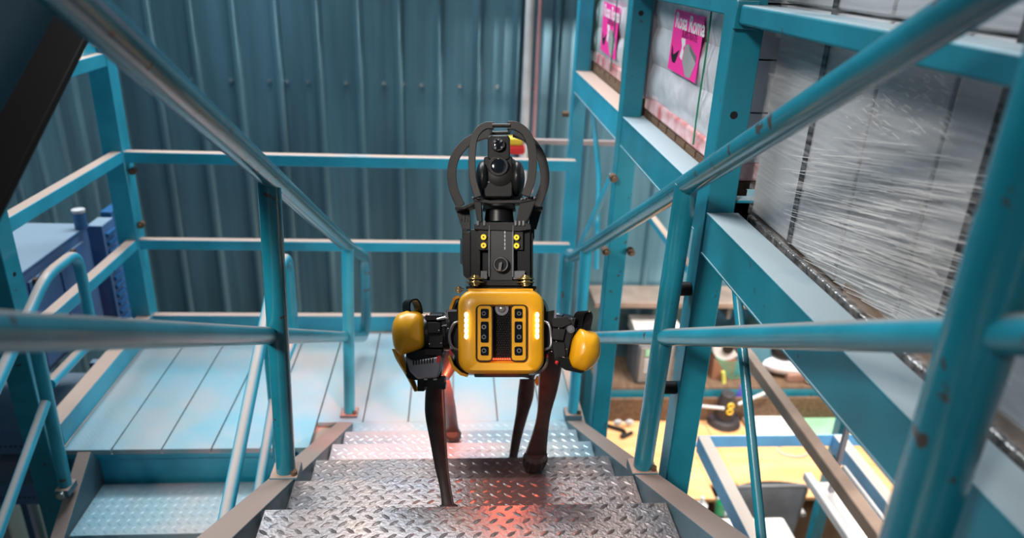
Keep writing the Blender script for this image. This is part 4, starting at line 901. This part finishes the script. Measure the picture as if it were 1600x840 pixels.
leg([(690, 585, 11, 0.016), (695, 612, 12.5, 0.017), (700, 636, 12, 0.016), (705, 660, 10, 0.016), (707.5, 676, 11, 0.02)], F4, 2.3, rob, 4, ball=0.031)
for px, py, dpt in ((824, 590, 2.35), (692, 588, 2.3)):
    k_ = EYE + ray(px, py) * dpt / FPX; h_ = Ro - Fv * 0.62 + Rx * (0.12 if px > 783 else -0.12)
    th_ = obj('upper_leg', MB().tube([h_, (h_ + k_) / 2, k_], [0.04, 0.034, 0.022], 16), BLACK, rob); obj('thigh_cover', MB().sph(h_ + Rx * (0.03 if px > 783 else -0.03), (0.05, 0.06, 0.07), 16, 10, BASIS), YELLOW, th_)
    obj('hip_motor', MB().cyl(Ro - Fv * 0.62 + Rx * (0.05 if px > 783 else -0.05), h_, 0.05), BLACK, rob)
# ---- payload on its isolators
pay = obj('sensor_mount', rbox(752, 352, 808, 440, 0.075, 0.26, 2), BLACK, rob, bevel=0.002)
obj('base_plate', rbox(733, 438, 833, 446, 0.04, 0.30, 2), BLACKM, rob, bevel=0.001)
obj('base_plate', rbox(728, 447, 838, 451, 0.05, 0.30, 1), BLACK, rob)
for x0, x1, ye in ((735, 751, 436), (808, 829, 438)): obj('side_module', rbox(x0, 358, x1, ye, 0.062, 0.24, 2), BLACK, rob, bevel=0.002)
for x0, x1 in ((747, 765), (801, 812)):
    obj('end_cap', rbox(x0 - (0 if x0 < 780 else 6), 358, x1 + (0 if x0 < 780 else 5), 390, 0.052, 0.07, 1.5), BLACKM, rob)
obj('centre_housing', rbox(765, 350, 801, 438, 0.050, 0.09, 1), mat('gunmetal', (0.03, 0.03, 0.032), 0.4), rob, bevel=0.0012)
for x in (764.5, 801.5): obj('chrome_rod', MB().cyl(rp(x, 352, 0.047), rp(x, 432, 0.047), 0.0022, n=10), GREYP, rob)
for px, py in ((755.5, 370), (755.5, 383), (807, 370.5), (807, 383.5)):
    s_ = obj('yellow_socket', disc(px, py, 4.3, 0.044, 0.052), YLED, rob); obj('socket_pin', disc(px, py, 1.3, 0.043, 0.0445), BLACKM, s_)
kb_ = obj('rotary_knob', disc(782.5, 413, 12.5, 0.036, 0.05), BLACK, rob, bevel=0.001)
obj('knob_ring', MB().tube([rp(782.5 + 10.5 * math.cos(a), 413 + 10.5 * math.sin(a), 0.035) for a in [k * math.pi / 12 for k in range(25)]], 0.0016, 6), GREYP, kb_)
obj('knob_lever', pol([(780, 410), (785, 409), (783, 423), (778, 423)], 0.028, 0.036), GREYP, kb_, bevel=0.001)
obj('lower_cap', rbox(802, 423, 820, 436, 0.05, 0.06, 1), GREYP, rob); obj('lower_cap', rbox(751, 423, 761, 436, 0.05, 0.06, 1), GREYP, rob)
for pts in ([(724, 362), (735, 362), (735, 440), (724, 430), (722, 400)], [(829, 362), (833, 364), (833, 438), (829, 438)]): obj('side_plate', pol(pts, 0.07, 0.26), BLACK, rob, bevel=0.001)
obj('rear_battery', rbox(719, 372, 730, 412, 0.15, 0.22, 2), DEEP, rob)
for k in range(6): obj('label_mark', pol([(788, 354 + k * 6.2), (789.6, 354 + k * 6.2), (789.6, 358.5 + k * 6.2), (788, 358.5 + k * 6.2)], 0.0485, 0.0501), LGREY, rob)
def isolator(px, py, s, b):
    c = rp(px, py, b); m_ = MB(); q = s / 1148 * 1.8
    for h, r_ in ((-9, 6), (-6.5, 9), (-3.5, 16), (-0.5, 8), (2.5, 16), (5.5, 9), (8, 6)): m_.cyl(c - Uv * (h * q), c - Uv * ((h + 1.7) * q), r_ * q, n=16)
    obj('isolator', m_, GOLD, rob, smooth=30)
isolator(742.5, 438, 0.9, 0.03); isolator(821, 438, 0.9, 0.03); isolator(717, 452, 0.55, 0.1); isolator(834, 451, 0.5, 0.1)
obj('top_plate', pol([(741, 350), (750, 347), (820, 347), (829, 350), (830, 358), (812, 361), (760, 359), (741, 358)], 0.045, 0.24), BLACKM, rob, bevel=0.001)
for px in (747, 757, 806, 812, 818): obj('cap_screw', MB().cyl(rp(px, 352, 0.044), rp(px, 345, 0.044), 0.0035, n=10), GREYP, rob)
# neck and flared bracket
def rcyl(px, y0, y1, hw0, hw1, b): a = rp(px, y0, b); c = rp(px, y1, b); return MB().tube([a, c], [hw0 / 1148 * 1.85, hw1 / 1148 * 1.85], 28)
obj('neck', rcyl(780, 317, 329, 25, 27, 0.12), GREYP if False else BLACKM, rob); obj('neck', rcyl(780, 330, 348, 22, 24, 0.12), BLACK, rob)
obj('flared_bracket', pol([(736, 306), (744, 309), (765, 313), (810, 312), (832, 306), (840, 308), (838, 312), (812, 317), (765, 318), (741, 314)], 0.045, 0.05), BLACKM, rob, bevel=0.001)
obj('flared_bracket', pol([(740, 312), (752, 316), (753, 350), (746, 349)], 0.048, 0.2), BLACKM, rob, bevel=0.001)
obj('flared_bracket', pol([(838, 311), (812, 317), (806, 349), (818, 350), (826, 340)], 0.048, 0.2), BLACKM, rob, bevel=0.001)
for px, py in ((739, 309), (744, 308), (835, 309), (815, 311), (820, 310), (829, 308)): obj('cap_screw', MB().sph(rp(px, py, 0.042), 0.0032, 10, 6), GREYP, rob)
# camera head
hd_ = obj('camera_head', MB().sph(rp(782, 278, 0.105), (0.062, 0.058, 0.060), 32, 20, BASIS).tube([rp(782, 282, 0.13), rp(782, 318, 0.13)], [0.062, 0.056], 32), BLACKM, rob)
obj('side_pod', MB().sph(rp(755, 279, 0.085), (0.020, 0.046, 0.045), 20, 12, BASIS), BLACK, hd_); obj('side_pod', MB().sph(rp(807, 279, 0.085), (0.022, 0.046, 0.045), 20, 12, BASIS), BLACK, hd_)
obj('lens_housing', MB().prism(rr(756, 243, 801, 308, 5, 0.055), [q - Fv * 0.08 for q in rr(756, 243, 801, 308, 5, 0.055)]), BLACK, rob, bevel=0.003)
cam_t = obj('camera_turret', MB().prism(rr(762, 211, 797, 250, 6, 0.052), [q - Fv * 0.07 for q in rr(762, 211, 797, 250, 6, 0.052)]), BLACK, rob, bevel=0.003)
for px, py, r_ in ((778.5, 225.5, 10.5), (778.5, 259, 15.5)):
    lr = obj('lens_barrel', disc(px, py, r_, 0.042, 0.056, 28), BLACKM, rob, bevel=0.001); g_ = rp(px, py, 0.043); q = r_ / 1148 * 1.8 * 0.8
    obj('lens_glass', MB().sph(g_, (q, q, q * 0.22), 24, 10, BASIS), GLASS, lr)
for k in range(4): a = k * math.pi / 2 + 0.7; obj('led_dot', disc(778.5 + 7 * math.cos(a), 225.5 + 7 * math.sin(a), 1.8, 0.036, 0.042, 10), GREYP, rob)
for px, py in ((764, 284.5), (790, 284.5)): obj('screw', MB().sph(rp(px, py, 0.054), 0.003, 8, 6), CHROME, rob)
for px, py in ((750, 268), (813, 269), (813, 294)): obj('screw', MB().sph(rp(px, py, 0.085), 0.002, 8, 6), GREYP, rob)
# roll cage bars
def bar_(pts, b, wpx, name='cage_bar', th=0.011):
    P = smoothline([rp(x, y, b) for x, y in pts], 6); secs = []
    for i, p_ in enumerate(P):
        t = (P[min(i + 1, len(P) - 1)] - P[max(i - 1, 0)]).normalized(); sd = t.cross(Fv).normalized() * (wpx / 2 / 1148 * 2.1); tk = Fv * th / 2
        secs.append([sd + tk, sd - tk, -sd - tk, -sd + tk])
    return obj(name, MB().sweep(P, secs), CLAW, rob, bevel=0.0012, smooth=40)
bar_([(772, 196.5), (760, 196.5), (748, 204), (740, 220), (737.5, 250), (739, 280), (747, 308)], 0.03, 9.5)
bar_([(793, 196), (806, 197), (820, 206), (829, 223), (832.5, 250), (830, 280), (821, 306)], 0.03, 11.5)
bar_([(766, 209), (748, 213), (728, 224), (712, 244), (706, 268), (709, 296), (720, 322)], 0.15, 13)
bar_([(803, 207), (824, 216), (842, 238), (850, 262), (851, 285), (845, 305), (838, 322)], 0.15, 13)
obj('cage_hub', MB().cyl(rp(769, 196, 0.025), rp(797, 196, 0.025), 0.005, n=12).cyl(rp(766, 208, 0.12), rp(797, 207, 0.12), 0.005, n=12).cyl(rp(767, 197, 0.03), rp(767, 208, 0.13), 0.004, n=10).cyl(rp(795, 197, 0.03), rp(796, 207, 0.13), 0.004, n=10), CLAW, rob)
for pts in ([(712, 326), (722, 322), (733, 325), (735, 340), (735, 359), (722, 358)], [(829, 325), (838, 322), (847, 326), (838, 358), (826, 359)]):
    bp_ = obj('cage_bracket', pol(pts, 0.14, 0.16), CLAW, rob, bevel=0.001)
    cxx = sum(x for x, y in pts) / len(pts)
    for k in range(3): obj('slot', pol([(cxx - 6 + 5 * k, 339 - k), (cxx - 4.8 + 5 * k, 339 - k), (cxx - 4.8 + 5 * k, 346), (cxx - 6 + 5 * k, 346)], 0.1385, 0.1402), BLACKM, bp_)
obj('cage_foot', pol([(711, 322), (724, 322), (741, 314), (743, 318), (726, 327), (711, 327)], 0.10, 0.17), BLACKM, rob, bevel=0.001)
obj('cage_foot', pol([(848, 322), (837, 322), (829, 314), (826, 318), (833, 327), (848, 327)], 0.10, 0.17), BLACKM, rob, bevel=0.001)
for x0, x1 in ((722, 730), (828, 835)): obj('side_plate', rbox(x0, 357, x1, 372, 0.10, 0.18, 1), BLACKM, rob)
